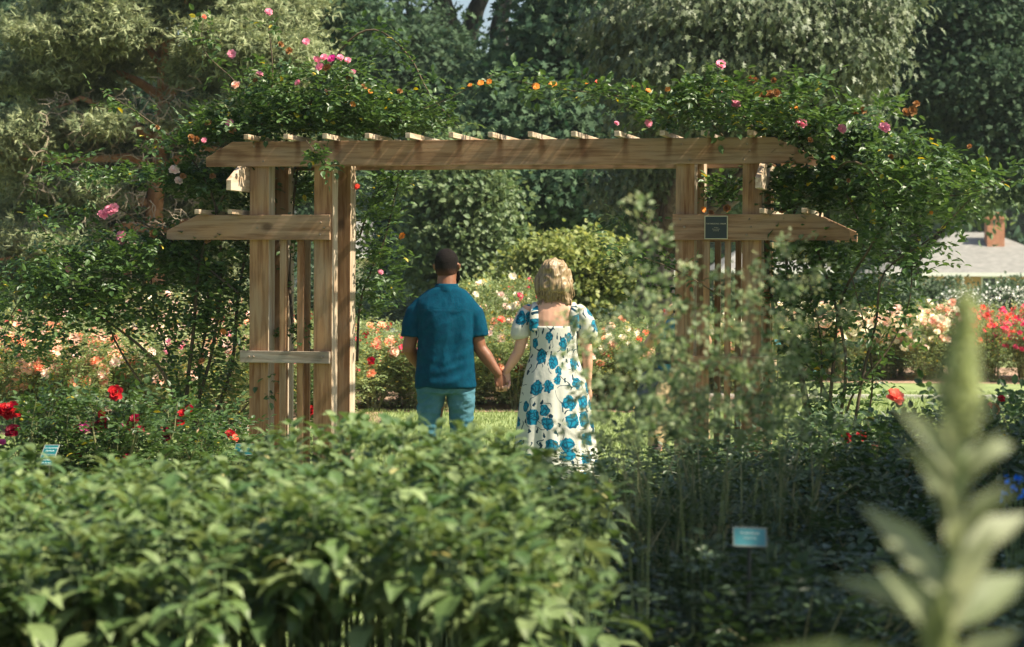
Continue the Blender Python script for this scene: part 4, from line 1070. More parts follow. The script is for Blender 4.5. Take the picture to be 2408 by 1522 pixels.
LCN = [
    ([(452, 1150), (442, 1040), (440, 920), (455, 780), (470, 620), (520, 470), (600, 330), (640, 200), (632, 60)], YA + .1, .020, .004),
    ([(455, 1150), (425, 1000), (385, 880), (300, 790), (180, 720), (60, 700), (10, 780)], YA, .018, .003),
    ([(458, 1150), (460, 980), (500, 820), (520, 640), (505, 480), (440, 360), (330, 270), (240, 215)], YA + .15, .016, .004),
    ([(460, 1150), (500, 1000), (545, 860), (560, 700), (585, 560), (620, 420), (700, 300), (820, 200)], YA + .3, .018, .004),
    ([(445, 1150), (410, 1010), (330, 900), (270, 800), (200, 640), (90, 520), (100, 380)], YA + .05, .013, .003),
    ([(462, 1150), (490, 1060), (575, 960), (640, 880)], YA + .1, .010, .004),
    ([(560, 690), (450, 600), (330, 520), (190, 440)], YA + .05, .012, .003),
    ([(640, 320), (560, 200), (480, 120), (478, 45)], YA + .2, .008, .002),
    ([(700, 300), (800, 120), (880, 70), (960, 130), (1010, 220), (1080, 300)], YA + .25, .010, .003),
    ([(840, 850, .6), (850, 700, .6), (905, 560, .6), (940, 420, .6), (990, 310, .5)], YA + .3, .012, .003),
    ([(845, 560, .6), (880, 460, .6), (940, 400, .6)], YA + .3, .009, .003),
    ([(850, 320), (960, 270), (1060, 230), (1160, 175)], YA + .1, .006, .002),
    ([(720, 330, -.18), (735, 350, -.2), (755, 375, -.2), (765, 392, -.2)], YA, .003, .001),
    ([(470, 1150), (472, 1000), (470, 860), (490, 740), (480, 600)], YA + .25, .013, .006),
    ([(440, 1150), (432, 1020), (420, 900), (360, 720), (360, 560)], YA + .2, .011, .004),
    ([(690, 780, .15), (680, 640, .3), (690, 480, .4), (700, 400, .4)], YA + .2, .013, .008),
]
LBL = [(632, 28, YA, 'pink', .8), (480, 40, YA, 'coral', .5), (545, 127, YA, 'pink', .9), (610, 175, YA, 'pink', .8), (720, 98, YA, 'pink', .8), (745, 140, YA - .1, 'pink', .75), (762, 135, YA - .1, 'pink', .8), (780, 138, YA - .1, 'magenta', .9), (800, 136, YA - .1, 'pink', .8), (818, 142, YA - .1, 'pink', .7), (752, 158, YA - .1, 'pink', .9), (770, 160, YA - .1, 'dried', 1), (830, 170, YA, 'pink', .7), (820, 182, YA, 'dried', .9),
       (242, 505, YA - .1, 'pink', 1.1), (258, 495, YA - .1, 'pink', 1.2), (268, 490, YA - .1, 'pink', 1.1), (285, 555, YA - .1, 'pink', 1.1), (290, 568, YA, 'pink', .8), (160, 633, YA, 'pink', .7), (540, 290, YA, 'pink', .9), (545, 305, YA, 'dried', 1.1), (490, 290, YA, 'dried', .9), (450, 325, YA - .1, 'dried', 1.0), (462, 330, YA - .1, 'dried', 1.0), (480, 330, YA - .1, 'pink', .6), (360, 550, YA, 'dried', 1.0), (680, 120, YA, 'dried', .9), (660, 105, YA, 'dried', .8), (600, 190, YA, 'dried', .7), (555, 200, YA, 'peach', .8), (410, 400, YA, 'blush', .9), (420, 425, YA, 'blush', .7), (430, 415, YA, 'dried', .8), (490, 565, YA, 'dried', 1.0), (520, 560, YA, 'dried', .8), (855, 205, YA, 'dried', .8), (700, 195, YA, 'pink', .7), (940, 215, YA, 'dried', .7), (870, 215, YA, 'orangeleaf', .7), (1130, 195, YA, 'orangeleaf', .8), (1150, 192, YA, 'orangeleaf', .7), (1105, 200, YA, 'orangeleaf', .6), (945, 555, YA + .6, 'orangeleaf', .9), (838, 440, YA + .6, 'coral', .8), (895, 640, YA + .6, 'pink', .6), (500, 415, YA, 'dried', .8), (370, 300, YA, 'dried', .6), (475, 850, YA - .05, 'dried', .9), (525, 780, YA, 'orangeleaf', .8), (830, 245, YA, 'orangeleaf', .7), (770, 215, YA, 'peach', .6)]
climber('climbing rose with pink and dried blooms sprawling over the left half of the arbor', 455, YA + .1, LC, LCN, LBL)
RC = [(1560, 250, 120, 35, YA - .1, .3, 64), (1700, 235, 120, 55, YA - .1, .35, 162), (1680, 290, 200, 26, YA - .1, .3, 123), (1830, 265, 120, 65, YA - .2, .35, 177), (1950, 320, 140, 80, YA - .3, .4, 270), (2080, 370, 140, 90, YA - .4, .4, 258), (2190, 430, 120, 110, YA - .4, .4, 194), (1960, 450, 150, 70, YA - .1, .4, 258), (2080, 500, 120, 80, YA - .2, .4, 177),
      (1870, 440, 80, 80, YA + .1, .3, 162), (1710, 450, 55, 50, YA + .5, .12, 91), (2330, 420, 90, 40, YA - .4, .3, 32), (2130, 600, 120, 60, YA - .3, .4, 81), (1930, 600, 120, 80, YA, .3, 162), (1850, 700, 70, 100, YA + .1, .25, 86), (1960, 720, 120, 80, YA, .3, 108), (2080, 700, 80, 80, YA - .2, .3, 48),
      (1490, 520, 50, 40, YA - .5, .3, 24), (1500, 620, 60, 50, YA - .6, .3, 59), (1545, 680, 45, 60, YA - .6, .3, 37), (1350, 215, 110, 16, YA - .1, .15, 32), (1450, 225, 90, 20, YA - .1, .2, 37), (1900, 860, 110, 90, YA - .1, .3, 48), (2000, 950, 120, 100, YA - .2, .3, 48), (1690, 200, 60, 40, YA - .1, .2, 32), (2060, 260, 80, 30, YA - .3, .3, 37), (1900, 210, 60, 50, YA - .2, .3, 48)]
RCN = [
    ([(1960, 1150), (1950, 1000), (1960, 860), (1980, 700), (2060, 560), (2110, 460), (2150, 330)], YA - .3, .017, .004),
    ([(1990, 1150), (2010, 1000), (2030, 880), (2060, 760), (2080, 640), (2190, 560), (2280, 470)], YA - .4, .014, .003),
    ([(1940, 1150), (1900, 1000), (1880, 860), (1860, 720), (1850, 560), (1900, 400), (1850, 260)], YA - .05, .018, .004),
    ([(1970, 1150), (1975, 1000), (1990, 850), (1960, 700), (1920, 560), (1960, 420), (2010, 380), (2130, 440), (2250, 460), (2380, 420)], YA - .3, .015, .003),
    ([(1930, 1150), (1890, 900), (1830, 780), (1790, 500, .3), (1800, 350, .3), (1700, 240), (1560, 260), (1450, 225), (1310, 210), (1215, 190)], YA, .014, .002),
    ([(1955, 1150), (2000, 940), (2090, 820), (2140, 700), (2140, 560)], YA - .35, .010, .003),
    ([(2000, 1150), (1960, 960), (1900, 860), (1850, 800)], YA - .1, .009, .003),
    ([(1800, 330), (1900, 330), (1960, 400), (2020, 520)], YA - .1, .011, .004),
    ([(1700, 320), (1640, 240), (1690, 170)], YA - .1, .007, .002),
    ([(1700, 700, .1), (1600, 640, -.3), (1500, 600, -.5), (1430, 570, -.5)], YA, .006, .002),
    ([(2010, 1150), (2040, 1000), (2050, 850), (2000, 640)], YA - .3, .009, .004),
    ([(1920, 1150), (1930, 960), (1930, 800), (1900, 650)], YA - .1, .010, .005),
    ([(2010, 380), (2060, 420), (2100, 560)], YA - .35, .008, .003),
]
RBL = [(1695, 152, YA - .1, 'pink', 1.0), (1690, 210, YA - .1, 'pink', .9), (1727, 243, YA - .3, 'pink', 1.2), (1885, 290, YA - .4, 'pink', 1.1), (1980, 303, YA - .4, 'pink', .9), (2080, 300, YA - .5, 'pink', 1.1), (1775, 190, YA - .2, 'dried', .9), (1765, 185, YA - .2, 'dried', .8), (1810, 225, YA - .4, 'dried', 1.3), (1825, 222, YA - .4, 'dried', 1.2), (1795, 228, YA - .4, 'dried', 1.0), (1820, 190, YA - .2, 'dried', .7), (1865, 250, YA - .3, 'orangeleaf', 1.1), (1850, 245, YA - .4, 'dried', .8), (2010, 268, YA - .4, 'dried', .8), (2030, 260, YA - .4, 'dried', .8), (2130, 265, YA - .5, 'dried', 1.0), (2145, 262, YA - .5, 'dried', 1.1), (2155, 245, YA - .5, 'dried', .8), (2095, 370, YA - .5, 'dried', .7), (2280, 345, YA - .6, 'dried', .6), (1525, 290, YA - .3, 'pink', .8), (1450, 290, YA - .3, 'pink', .5), (1260, 203, YA - .1, 'orangeleaf', .9), (1300, 198, YA - .1, 'orangeleaf', 1.0), (1380, 195, YA - .1, 'orangeleaf', .5), (1405, 193, YA - .1, 'coral', .5), (1525, 213, YA - .2, 'orangeleaf', .7), (1570, 210, YA - .2, 'orangeleaf', .7), (1655, 493, YA + .25, 'orangeleaf', .7), (1672, 502, YA + .2, 'dried', .8), (1710, 490, YA + .25, 'dried', .9), (1840, 495, YA + .1, 'dried', .8), (1905, 330, YA - .4, 'dried', .7), (1490, 205, YA, 'dried', .6), (1960, 370, YA - .4, 'orangeleaf', .6), (2190, 500, YA - .4, 'orangeleaf', .5), (1995, 425, YA - .4, 'dried', .5)]
climber('climbing rose with pink and dried blooms sprawling over the right end of the arbor', 1960, YA - .2, RC, RCN, RBL, L=.062)

# ------------------------------------------------------------------ trees
def crown(blobs, L, wd, templ, mat, droop=0.0, clump=30, cs=.25, up=.5, fill=.3, base=(0, 0)):
    """blobs: (px,py,rx,ry,Y,dY,nclumps) in picture units at distance Y"""
    Cc, Oo = [], []
    for (px, py, rx, ry, Y, dY, n) in blobs:
        u = rdir(n); u[:, 1] = np.where(rng.random(n) < .7, -np.abs(u[:, 1]), u[:, 1])
        rad = np.where(rng.random(n) < fill, rng.uniform(.2, .8, n), rng.uniform(.82, 1.05, n))
        u2 = u * rad[:, None]
        c = W(px, py, Y); k = Y / F
        Cc.append(np.array(c)[None] + u2 * np.array((rx * k, dY, ry * k))); Oo.append(u)
    Cc = np.concatenate(Cc); Oo = np.concatenate(Oo)
    n = len(Cc) * clump
    idx = np.repeat(np.arange(len(Cc)), clump)
    sz = rng.uniform(.55, 1.3, len(Cc))
    P = Cc[idx] + rng.normal(0, 1, (n, 3)) * (cs * sz[idx])[:, None] * np.array((1.15, 1.0, .62))
    D = unit(Oo[idx] * .7 + rdir(n) * .9 + np.array((0, 0, -droop)))
    U = unit(Oo[idx] * .4 + rdir(n) * .5 + np.array((0, -.1, up)))
    ls = rng.uniform(.7, 1.25, n)
    P = P - np.array((base[0], base[1], 0))
    return leafmesh('crown', P, D, U, L * ls, wd * ls, templ, mat)

def trunkmesh(pts, rads, limbs, mat, base):
    mb = MB(); off = Vector((-base[0], -base[1], 0))
    mb.tube([Vector(p) + off for p in pts], rads, 12)
    for lp, lr in limbs: mb.tube([Vector(p) + off for p in lp], lr, 8)
    return mb.mesh('trunk', mat, True)

def tree(label, px, Y, height, r, blobs, L, wd, templ, mat, bark, name='tree', cat='tree', lean=0.0, **kw):
    b = W(px, 700, Y); base = (b.x, Y)
    t = thing(name, label, cat, (b.x, Y, 0))
    pts = [(b.x + lean * k / 6 + (.12 * math.sin(k * 1.7) if 0 < k < 6 else 0), Y, height * k / 6 - (.2 if k == 0 else 0)) for k in range(7)]
    rads = [r * 1.35] + [r * (1 - .13 * k) for k in range(1, 7)]
    limbs = []
    for (bx, by, rx, ry, BY, dY, n) in blobs[:12]:
        c = W(bx, by, BY); k = min(5, max(1, int((c.z * .6) / height * 6))); s = Vector(pts[k])
        mid = (s + c) / 2 + Vector((0, 0, -.15)); limbs.append(([s, mid, c], [r * .4, r * .25, r * .08]))
    obj('trunk', trunkmesh(pts, rads, limbs, bark, base), t)
    obj('crown', crown(blobs, L, wd, templ, mat, base=base, **kw), t)
    return t

# pine, left
pineY = 33.0
bt = W(372, 700, pineY); pine = thing('pine_tree', 'broad orange-barked pine with layered pale needles behind the left roses', 'pine tree', (bt.x, pineY, 0))
mb = MB(); offp = Vector((-bt.x, -pineY, 0))
def pp(px, py, dy=0.0): return W(px, py, pineY + dy) + offp
mb.tube([Vector((0, 0, -.2)), pp(362, 700), pp(366, 600), pp(362, 500), pp(372, 400), pp(378, 300), pp(385, 220), pp(380, 130), pp(372, 40), pp(360, -80), pp(350, -200)], [.17, .15, .13, .12, .11, .10, .085, .07, .055, .035, .01], 12)
limbs = [((380, 230), (330, 195), (270, 165), (200, 120)), ((383, 240), (420, 205), (470, 190), (560, 160), (650, 130)), ((375, 330), (300, 290), (240, 250), (190, 230), (120, 260)), ((370, 300), (440, 280), (520, 240), (600, 220)), ((372, 400), (300, 370), (220, 375), (120, 380), (40, 370)), ((368, 420), (420, 370), (500, 350), (600, 360)), ((364, 480), (280, 470), (170, 490), (80, 470)), ((364, 540), (300, 530), (220, 560), (80, 600), (0, 610)), ((378, 150), (330, 90), (260, 60)), ((378, 120), (450, 70), (560, 50)), ((365, 560), (430, 520), (520, 520)), ((384, 170), (390, 100), (430, 20), (470, -60)), ((366, 620), (300, 640), (230, 700))]
for i, l in enumerate(limbs):
    n = len(l); dy = random.uniform(-1.9, -.6) if i % 3 else random.uniform(-.6, .6)
    mb.tube([pp(a, b, dy * k / (n - 1)) for k, (a, b) in enumerate(l)], [.075 * (1 - .75 * k / (n - 1)) * (.8 if i > 7 else 1) for k in range(n)], 8)
mb.build('trunk', b_pine, pine, True)
# bare inner twigs
tw = MB(); rt = random.Random(5)
for i in range(420):
    cx, cy = rt.choice(((150, 260), (500, 250), (120, 540), (80, 330), (260, 600), (330, 400), (330, 260), (410, 230), (250, 300), (380, 330), (300, 480), (220, 540), (420, 480), (120, 420), (200, 400), (450, 330), (340, 540), (500, 420), (260, 440)))
    x = rt.gauss(cx, 45); y = rt.gauss(cy, 28); a = rt.uniform(-.4, 3.5); l = rt.uniform(20, 60); dy = rt.uniform(-1.7, -0.4)
    p0 = (x, y); p1 = (x + l * .5 * math.cos(a), y + l * .5 * math.sin(a) * .8); p2 = (x + l * math.cos(a + .4), y + l * math.sin(a + .4))
    tw.tube([pp(*p0, dy), pp(*p1, dy - .03), pp(*p2, dy - .05)], [.008, .006, .0025], 4)
    q = (p1[0] + rt.uniform(-20, 20), p1[1] + rt.uniform(5, 28)); tw.tube([pp(*p1, dy - .03), pp(*q, dy - .1)], [.0045, .002], 4)
tw.build('bare_twigs', b_dead, pine)['kind'] = 'stuff'
pads = [(210, 90, 130, 35), (330, 40, 170, 40), (480, 60, 170, 45), (600, 110, 130, 45), (160, 150, 130, 30), (300, 130, 120, 30), (470, 140, 150, 35), (90, 185, 60, 25), (180, 215, 110, 25), (560, 190, 130, 30), (60, 300, 70, 28), (130, 320, 100, 30), (60, 350, 90, 35), (240, 330, 90, 25), (480, 340, 100, 30), (520, 290, 110, 28), (340, 400, 100, 22), (60, 430, 90, 30), (200, 430, 110, 22), (30, 520, 60, 30), (480, 440, 110, 26), (130, 560, 110, 26), (440, 500, 90, 24), (60, 620, 100, 34), (240, 610, 100, 28), (350, -20, 200, 45), (520, -10, 150, 40), (200, 20, 90, 25), (620, 60, 90, 30), (680, 110, 60, 28), (130, 480, 90, 24), (330, 620, 110, 30), (300, 370, 70, 16), (480, 560, 100, 26), (110, 700, 110, 34), (120, 90, 60, 25), (540, 250, 130, 25), (400, -110, 170, 50), (250, -90, 120, 40), (370, -200, 100, 50)]
rq = random.Random(8)
for q in range(60):
    a, b = rq.uniform(-20, 690), rq.uniform(10, 660)
    if (290 < a < 460 and 190 < b < 560) or (a > 520 and b > 420): continue
    pads.append((a, b, rq.uniform(45, 100), rq.uniform(10, 18)))
pb = []
for a, b, c, d in pads:
    y0 = random.uniform(-1.2, 1.0)
    if abs(a - 385) < 130 and 70 < b < 300: y0 = 1.5
    elif abs(a - 385) < 150 and b > 300: y0 = .9
    for q in range(4):
        pb.append((a + random.uniform(-.75, .75) * c, b + random.uniform(-.7, .7) * d, c * random.uniform(.3, .55), d * random.uniform(.28, .5), pineY + y0 + random.uniform(-.5, .5), random.uniform(.25, .55), max(6, int(c * d / 100))))
obj('crown', crown(pb, .095, .16, 'needle', g_pine, clump=20, cs=.14, up=.8, fill=.5, base=(bt.x, pineY)), pine)

DK = dict(templ='lobed', clump=30, cs=.34, up=.5)
tree('dark tree with bare forked limbs at the top left corner', 20, 52, 15, .22, [(0, 20, 120, 60, 52, 1.5, 60), (60, 130, 110, 70, 51, 1.5, 80), (-40, 200, 120, 120, 50, 1.5, 110), (20, 330, 120, 120, 50, 1.5, 90), (230, -20, 100, 40, 53, 1.2, 30), (-60, -160, 200, 120, 52, 2, 60)], .20, .13, mat=g_maple, bark=b_dark, **DK)
tree('dark tree filling the gap behind the pine', 560, 50, 15, .25, [(640, 60, 160, 90, 50, 1.8, 90), (760, 40, 140, 70, 49, 1.8, 90), (560, 250, 180, 90, 50, 1.5, 110), (420, 330, 200, 110, 51, 1.5, 130), (260, 420, 200, 110, 51, 1.5, 130), (700, 350, 170, 110, 50, 1.5, 120), (560, 520, 200, 100, 50, 1.5, 110), (200, 560, 200, 100, 50, 1.5, 100), (600, -180, 300, 130, 51, 2.5, 90)], .20, .13, mat=g_maple, bark=b_dark, **DK)
tree('tall dark tree with forked trunk against the sky gap left of centre', 1045, 56, 17, .30, [(900, 30, 110, 80, 56, 1.8, 70), (860, 170, 140, 110, 55, 1.8, 150), (1000, 200, 130, 110, 54, 1.6, 150), (1100, 200, 110, 60, 54, 1.5, 100), (960, 330, 160, 100, 54, 1.6, 150), (1120, 330, 140, 110, 53, 1.6, 150), (1010, 90, 50, 50, 55, 1.0, 30), (900, -160, 200, 120, 56, 2, 60)], .20, .14, mat=g_maple, bark=b_dark, **DK)
t2 = MB(); bx = W(1100, 700, 57)
t2.tube([Vector((0, 0, -.2)), W(1105, 300, 57) - Vector((bx.x, 57, 0)), W(1090, 120, 57) - Vector((bx.x, 57, 0)), W(1120, 20, 57) - Vector((bx.x, 57, 0)), W(1160, -60, 57) - Vector((bx.x, 57, 0))], [.34, .28, .24, .20, .14], 12)
t2.tube([W(1096, 160, 57) - Vector((bx.x, 57, 0)), W(1062, 60, 57) - Vector((bx.x, 57, 0)), W(1030, -60, 57) - Vector((bx.x, 57, 0))], [.2, .18, .13], 10)
bare = thing('tree', 'slender dark trunk dividing in two in front of the patch of sky', 'tree', (bx.x, 57, 0)); t2.build('trunk', b_dark, bare, True)
obj('crown', crown([(1160, -170, 130, 60, 57, 1.5, 50), (1030, -170, 120, 60, 57, 1.5, 40)], .20, .14, 'lobed', g_maple, base=(bx.x, 57), clump=28, cs=.35), bare)
t2 = MB(); bx = W(1175, 700, 56)
t2.tube([Vector((0, 0, -.2)), W(1180, 200, 56) - Vector((bx.x, 56, 0)), W(1172, 70, 56) - Vector((bx.x, 56, 0)), W(1195, -40, 56) - Vector((bx.x, 56, 0))], [.32, .25, .21, .15], 12)
bare = thing('tree', 'single leaning dark trunk right of the patch of sky', 'tree', (bx.x, 56, 0)); t2.build('trunk', b_dark, bare, True)
obj('crown', crown([(1270, -180, 110, 60, 56, 1.5, 40)], .20, .14, 'lobed', g_maple, base=(bx.x, 56), clump=28, cs=.35), bare)
tree('large dark maple in the middle of the background', 1330, 46, 16, .30, [(1310, 110, 90, 110, 46, 1.8, 150), (1240, 190, 80, 60, 46, 1.4, 70), (1380, 60, 130, 100, 46, 1.8, 130), (1260, 300, 140, 110, 45, 1.6, 170), (1390, 320, 130, 110, 45, 1.6, 150), (1310, 450, 160, 90, 44, 1.5, 170), (1200, 420, 120, 90, 45, 1.5, 110), (1440, 450, 110, 90, 44, 1.5, 110), (1240, 560, 140, 80, 45, 1.3, 110), (1400, 560, 130, 60, 46, 1.3, 70), (1420, -160, 180, 110, 46, 2.0, 90), (1500, 250, 100, 90, 46, 1.5, 90)], .18, .15, mat=g_maple, bark=b_dark, **DK)
tree('leafy vine-clad tree behind the man\'s head', 1080, 41, 3.6, .18, [(1070, 460, 95, 80, 41, 1.2, 130), (1040, 560, 70, 80, 41, 1.0, 110), (1110, 560, 80, 80, 41, 1.0, 110), (1080, 660, 110, 60, 41, 1.0, 110), (1130, 480, 60, 60, 41, 1.0, 60), (1060, 380, 70, 60, 41, 1.0, 60)], .11, .085, 'fold', g_mid, b_dark, clump=34, cs=.22)
tree('narrow blue-green spruce left of the man\'s head', 950, 44, 3.4, .12, [(950, 600, 48, 90, 44, .8, 130), (950, 500, 40, 80, 44, .7, 110), (955, 420, 28, 60, 44, .5, 60), (950, 670, 52, 50, 44, .8, 70)], .12, .14, 'needle', g_spruce, b_dark, name='spruce_tree', clump=34, cs=.16, up=.3)
oakY = 36.0
tree('large oak with pale drooping lobed leaves filling the top right', 1525, oakY, 11, .30,
     [(1560, 60, 150, 70, 35, 1.4, 170), (1700, 50, 150, 70, 34, 1.4, 190), (1850, 70, 150, 80, 34, 1.4, 200), (1960, 140, 110, 80, 34, 1.3, 130), (1650, 160, 150, 60, 34, 1.3, 170), (1800, 180, 160, 60, 34, 1.3, 180), (1540, 190, 90, 60, 35, 1.2, 100), (1600, 270, 130, 50, 35, 1.2, 110), (1760, 290, 150, 55, 35, 1.2, 130), (1920, 260, 120, 60, 35, 1.2, 110), (1480, 130, 60, 90, 36, 1.0, 50), (2030, 40, 90, 70, 34, 1.2, 80), (1600, 380, 130, 60, 36, 1.2, 90), (1480, 440, 60, 50, 36, .8, 40), (1750, -120, 320, 110, 35, 2, 120), (1500, -100, 150, 80, 36, 2, 60)],
     .14, .075, 'lobed', g_oak, b_oak, name='oak_tree', droop=1.3, clump=32, cs=.20, up=.25)
tree('dark spreading tree at the right edge of the picture', 2620, 50, 13, .25, [(2230, 60, 140, 90, 50, 1.4, 140), (2370, 70, 120, 90, 50, 1.4, 130), (2150, 170, 110, 70, 50, 1.2, 100), (2300, 200, 140, 70, 49, 1.2, 130), (2380, 300, 90, 70, 49, 1.2, 80), (2230, 290, 110, 50, 50, 1.0, 60), (2390, 400, 70, 60, 49, 1.0, 50), (2300, 340, 90, 50, 49, 1.0, 45), (2100, 60, 90, 70, 51, 1.2, 60), (2280, -120, 250, 110, 50, 1.8, 90)], .17, .12, 'lobed', g_maple, b_dark, clump=30, cs=.30)
tree('bright green tree lit behind the right-hand climbing rose', 2130, 58, 12, .25, [(2050, 300, 160, 90, 58, 1.8, 140), (2200, 330, 150, 90, 58, 1.8, 130), (2120, 430, 170, 80, 58, 1.6, 130), (2290, 430, 90, 70, 58, 1.4, 60), (1920, 400, 150, 100, 58, 1.6, 110), (1800, 450, 130, 100, 58, 1.6, 90), (1950, 540, 120, 60, 58, 1.4, 60)], .20, .14, 'fold', g_mid, b_dark, clump=28, cs=.4)
tree('yellow-green redbud with heart-shaped leaves right behind the woman', 1330, 39, 2.2, .09, [(1330, 610, 90, 45, 39, .9, 130), (1260, 665, 75, 50, 39, .8, 110), (1400, 650, 95, 50, 39, .8, 90), (1330, 700, 130, 50, 39, .9, 130), (1460, 620, 60, 40, 39, .7, 50), (1220, 715, 50, 35, 39, .6, 50), (1370, 580, 50, 25, 39, .6, 30), (1190, 690, 45, 18, 38.7, .5, 25), (1500, 660, 50, 30, 38.8, .5, 30), (1280, 600, 60, 16, 38.8, .5, 25)], .085, .085, 'fold', g_lime, b_dark, name='redbud_tree', cat='small tree', clump=28, cs=.15, up=.4)
# shrubs
def shrub(label, px, py, rx, ry, Y, mat, L=.07, n=70, name='shrub', group=None):
    b = W(px, py, Y); k = Y / F
    t = thing(name, label, 'shrub', (b.x, Y, 0), group=group)
    st = MB()
    for i in range(5):
        st.tube([(0, 0, 0), (random.uniform(-.2, .2), random.uniform(-.2, .2), b.z * .5), (random.uniform(-.6, .6) * rx * k, random.uniform(-.2, .2), b.z)], [.02, .015, .006], 5)
    st.build('stem', b_dark, t)
    blobs = [(px, py, rx, ry, Y, rx * k * .8, n), (px - rx * .4, py + ry * .7, rx * .8, ry * .8, Y - .1, rx * k * .6, n // 2), (px + rx * .4, py + ry * .7, rx * .8, ry * .8, Y, rx * k * .6, n // 2)]
    obj('foliage', crown(blobs, L, L * .6, 'fold', mat, base=(b.x, Y), clump=26, cs=.14, up=.4), t)
    return t
shrub('grey-green shrub behind the coral roses beside the left post', 890, 740, 70, 50, 36, g_grey)
shrub('grey-green shrub directly behind the man\'s shoulder', 975, 750, 60, 45, 36, g_grey)
shrub('dark low shrub behind the tall white roses', 1180, 740, 80, 40, 37, g_maple)
shrub('rounded shrub at the foot of the far pale wall', 1490, 770, 90, 45, 37, g_grey)
shrub('green shrub behind the photographer', 1600, 740, 70, 50, 38, g_grey)
shrub('yellowish shrub at the far left edge', 30, 720, 110, 60, 38, g_mid)
shrub('rounded green shrub behind the pale roses on the left', 260, 730, 130, 60, 38, g_grey, n=110)
shrub('broad green shrub behind the left arbor posts', 560, 720, 150, 70, 38, g_mid, n=120)
shrub('broad shrub seen through the left arbor bay', 760, 700, 100, 70, 39, g_grey, n=90)
shrub('clipped green shrub under the right house gutter', 2210, 690, 75, 28, 60, g_grey, L=.10)
shrub('clipped green shrub beside the house window', 2385, 690, 80, 28, 60, g_grey, L=.10)
shrub('green shrub below the house on the right seen past the canes', 2030, 690, 130, 50, 52, g_grey, L=.10, n=110)
shrub('green shrub between the right arbor posts and the house', 1800, 690, 130, 50, 50, g_mid, L=.10, n=110)
# white flowering weeping shrub
m_white = leafmat('white_petal', (.75, .76, .70), (.88, .88, .84), trans=.3)
def weeping(px, py, rx, ry, Y, label, seed):
    b = W(px, py, Y); k = Y / F; rr = random.Random(seed)
    t = thing('flowering_shrub', label, 'shrub', (b.x, Y, 0)); mb = MB(); Pw = []
    for i in range(70):
        a = rr.uniform(0, 6.28); rad = rr.uniform(.3, 1.0) * rx * k; h = b.z + ry * k * rr.uniform(.3, 1.0)
        p = [Vector((0, 0, .05)), Vector((rad * .25 * math.cos(a), rad * .25 * math.sin(a), h * .75)), Vector((rad * .6 * math.cos(a), rad * .6 * math.sin(a), h)), Vector((rad * math.cos(a), rad * math.sin(a), h * .82)), Vector((rad * 1.2 * math.cos(a), rad * 1.2 * math.sin(a), h * rr.uniform(.45, .6)))]
        mb.tube(p, [.012, .01, .008, .006, .003], 4)
        for s in range(1, 4):
            for q in range(7):
                u = q / 7 + rr.uniform(0, .1); v = p[s] * (1 - u) + p[s + 1] * u; Pw.append(tuple(v + Vector((rr.gauss(0, .03), rr.gauss(0, .03), rr.gauss(0, .03)))))
    mb.build('stem', b_dark, t)
    Pw = np.array(Pw); n = len(Pw) * 4; P = np.repeat(Pw, 4, 0) + rng.normal(0, .035, (n, 3))
    obj('foliage', leafmesh('foliage', P, rdir(n), rdir(n), .05, .03, 'fold', g_grey), t)
    n = len(Pw); P2 = Pw + rng.normal(0, .03, (n, 3))
    fl = leafmesh('blossom', P2, rdir(n), unit(rdir(n) + np.array((0, -.6, .6))), .055, .055, 'quad', m_white)
    o = obj('blossom', fl, t); tag(o, kind='stuff')
weeping(2260, 715, 75, 30, 46, 'arching shrub covered in tiny white flowers below the house roof', 1)
weeping(2360, 710, 85, 34, 46.5, 'arching white flowered shrub at the right edge below the house window', 2)

# far woodland
xs = np.linspace(-45, 45, 140); Pn = []
n = 70000
X = rng.uniform(-48, 48, n); Yw = rng.uniform(128, 140, n)
pxx = X / Yw * F + CX
hmax = 15 + 3.0 * np.sin(X * .35) + 1.5 * np.sin(X * .9 + 1) - 3.6 * np.exp(-((pxx - 1135) / 75) ** 2) - 3.5 * np.exp(-((pxx - 40) / 90) ** 2)
Z = hmax * rng.random(n) ** .75
gap = (np.sin(X * 1.9 + Z * 1.1) + np.sin(X * .8 - Z * 1.7 + 2)) > 1.55
X, Yw, Z = X[~gap], Yw[~gap], Z[~gap]; n = len(X)
wd_ = obj('woodland', leafmesh('woodland', np.stack([X, Yw, Z], -1), rdir(n), unit(rdir(n) + np.array((0, -.5, .6))), rng.uniform(.5, .9, n), rng.uniform(.35, .6, n), 'fold', g_maple))
tag(wd_, 'distant wood closing off the garden behind the houses', 'woodland', kind='stuff')

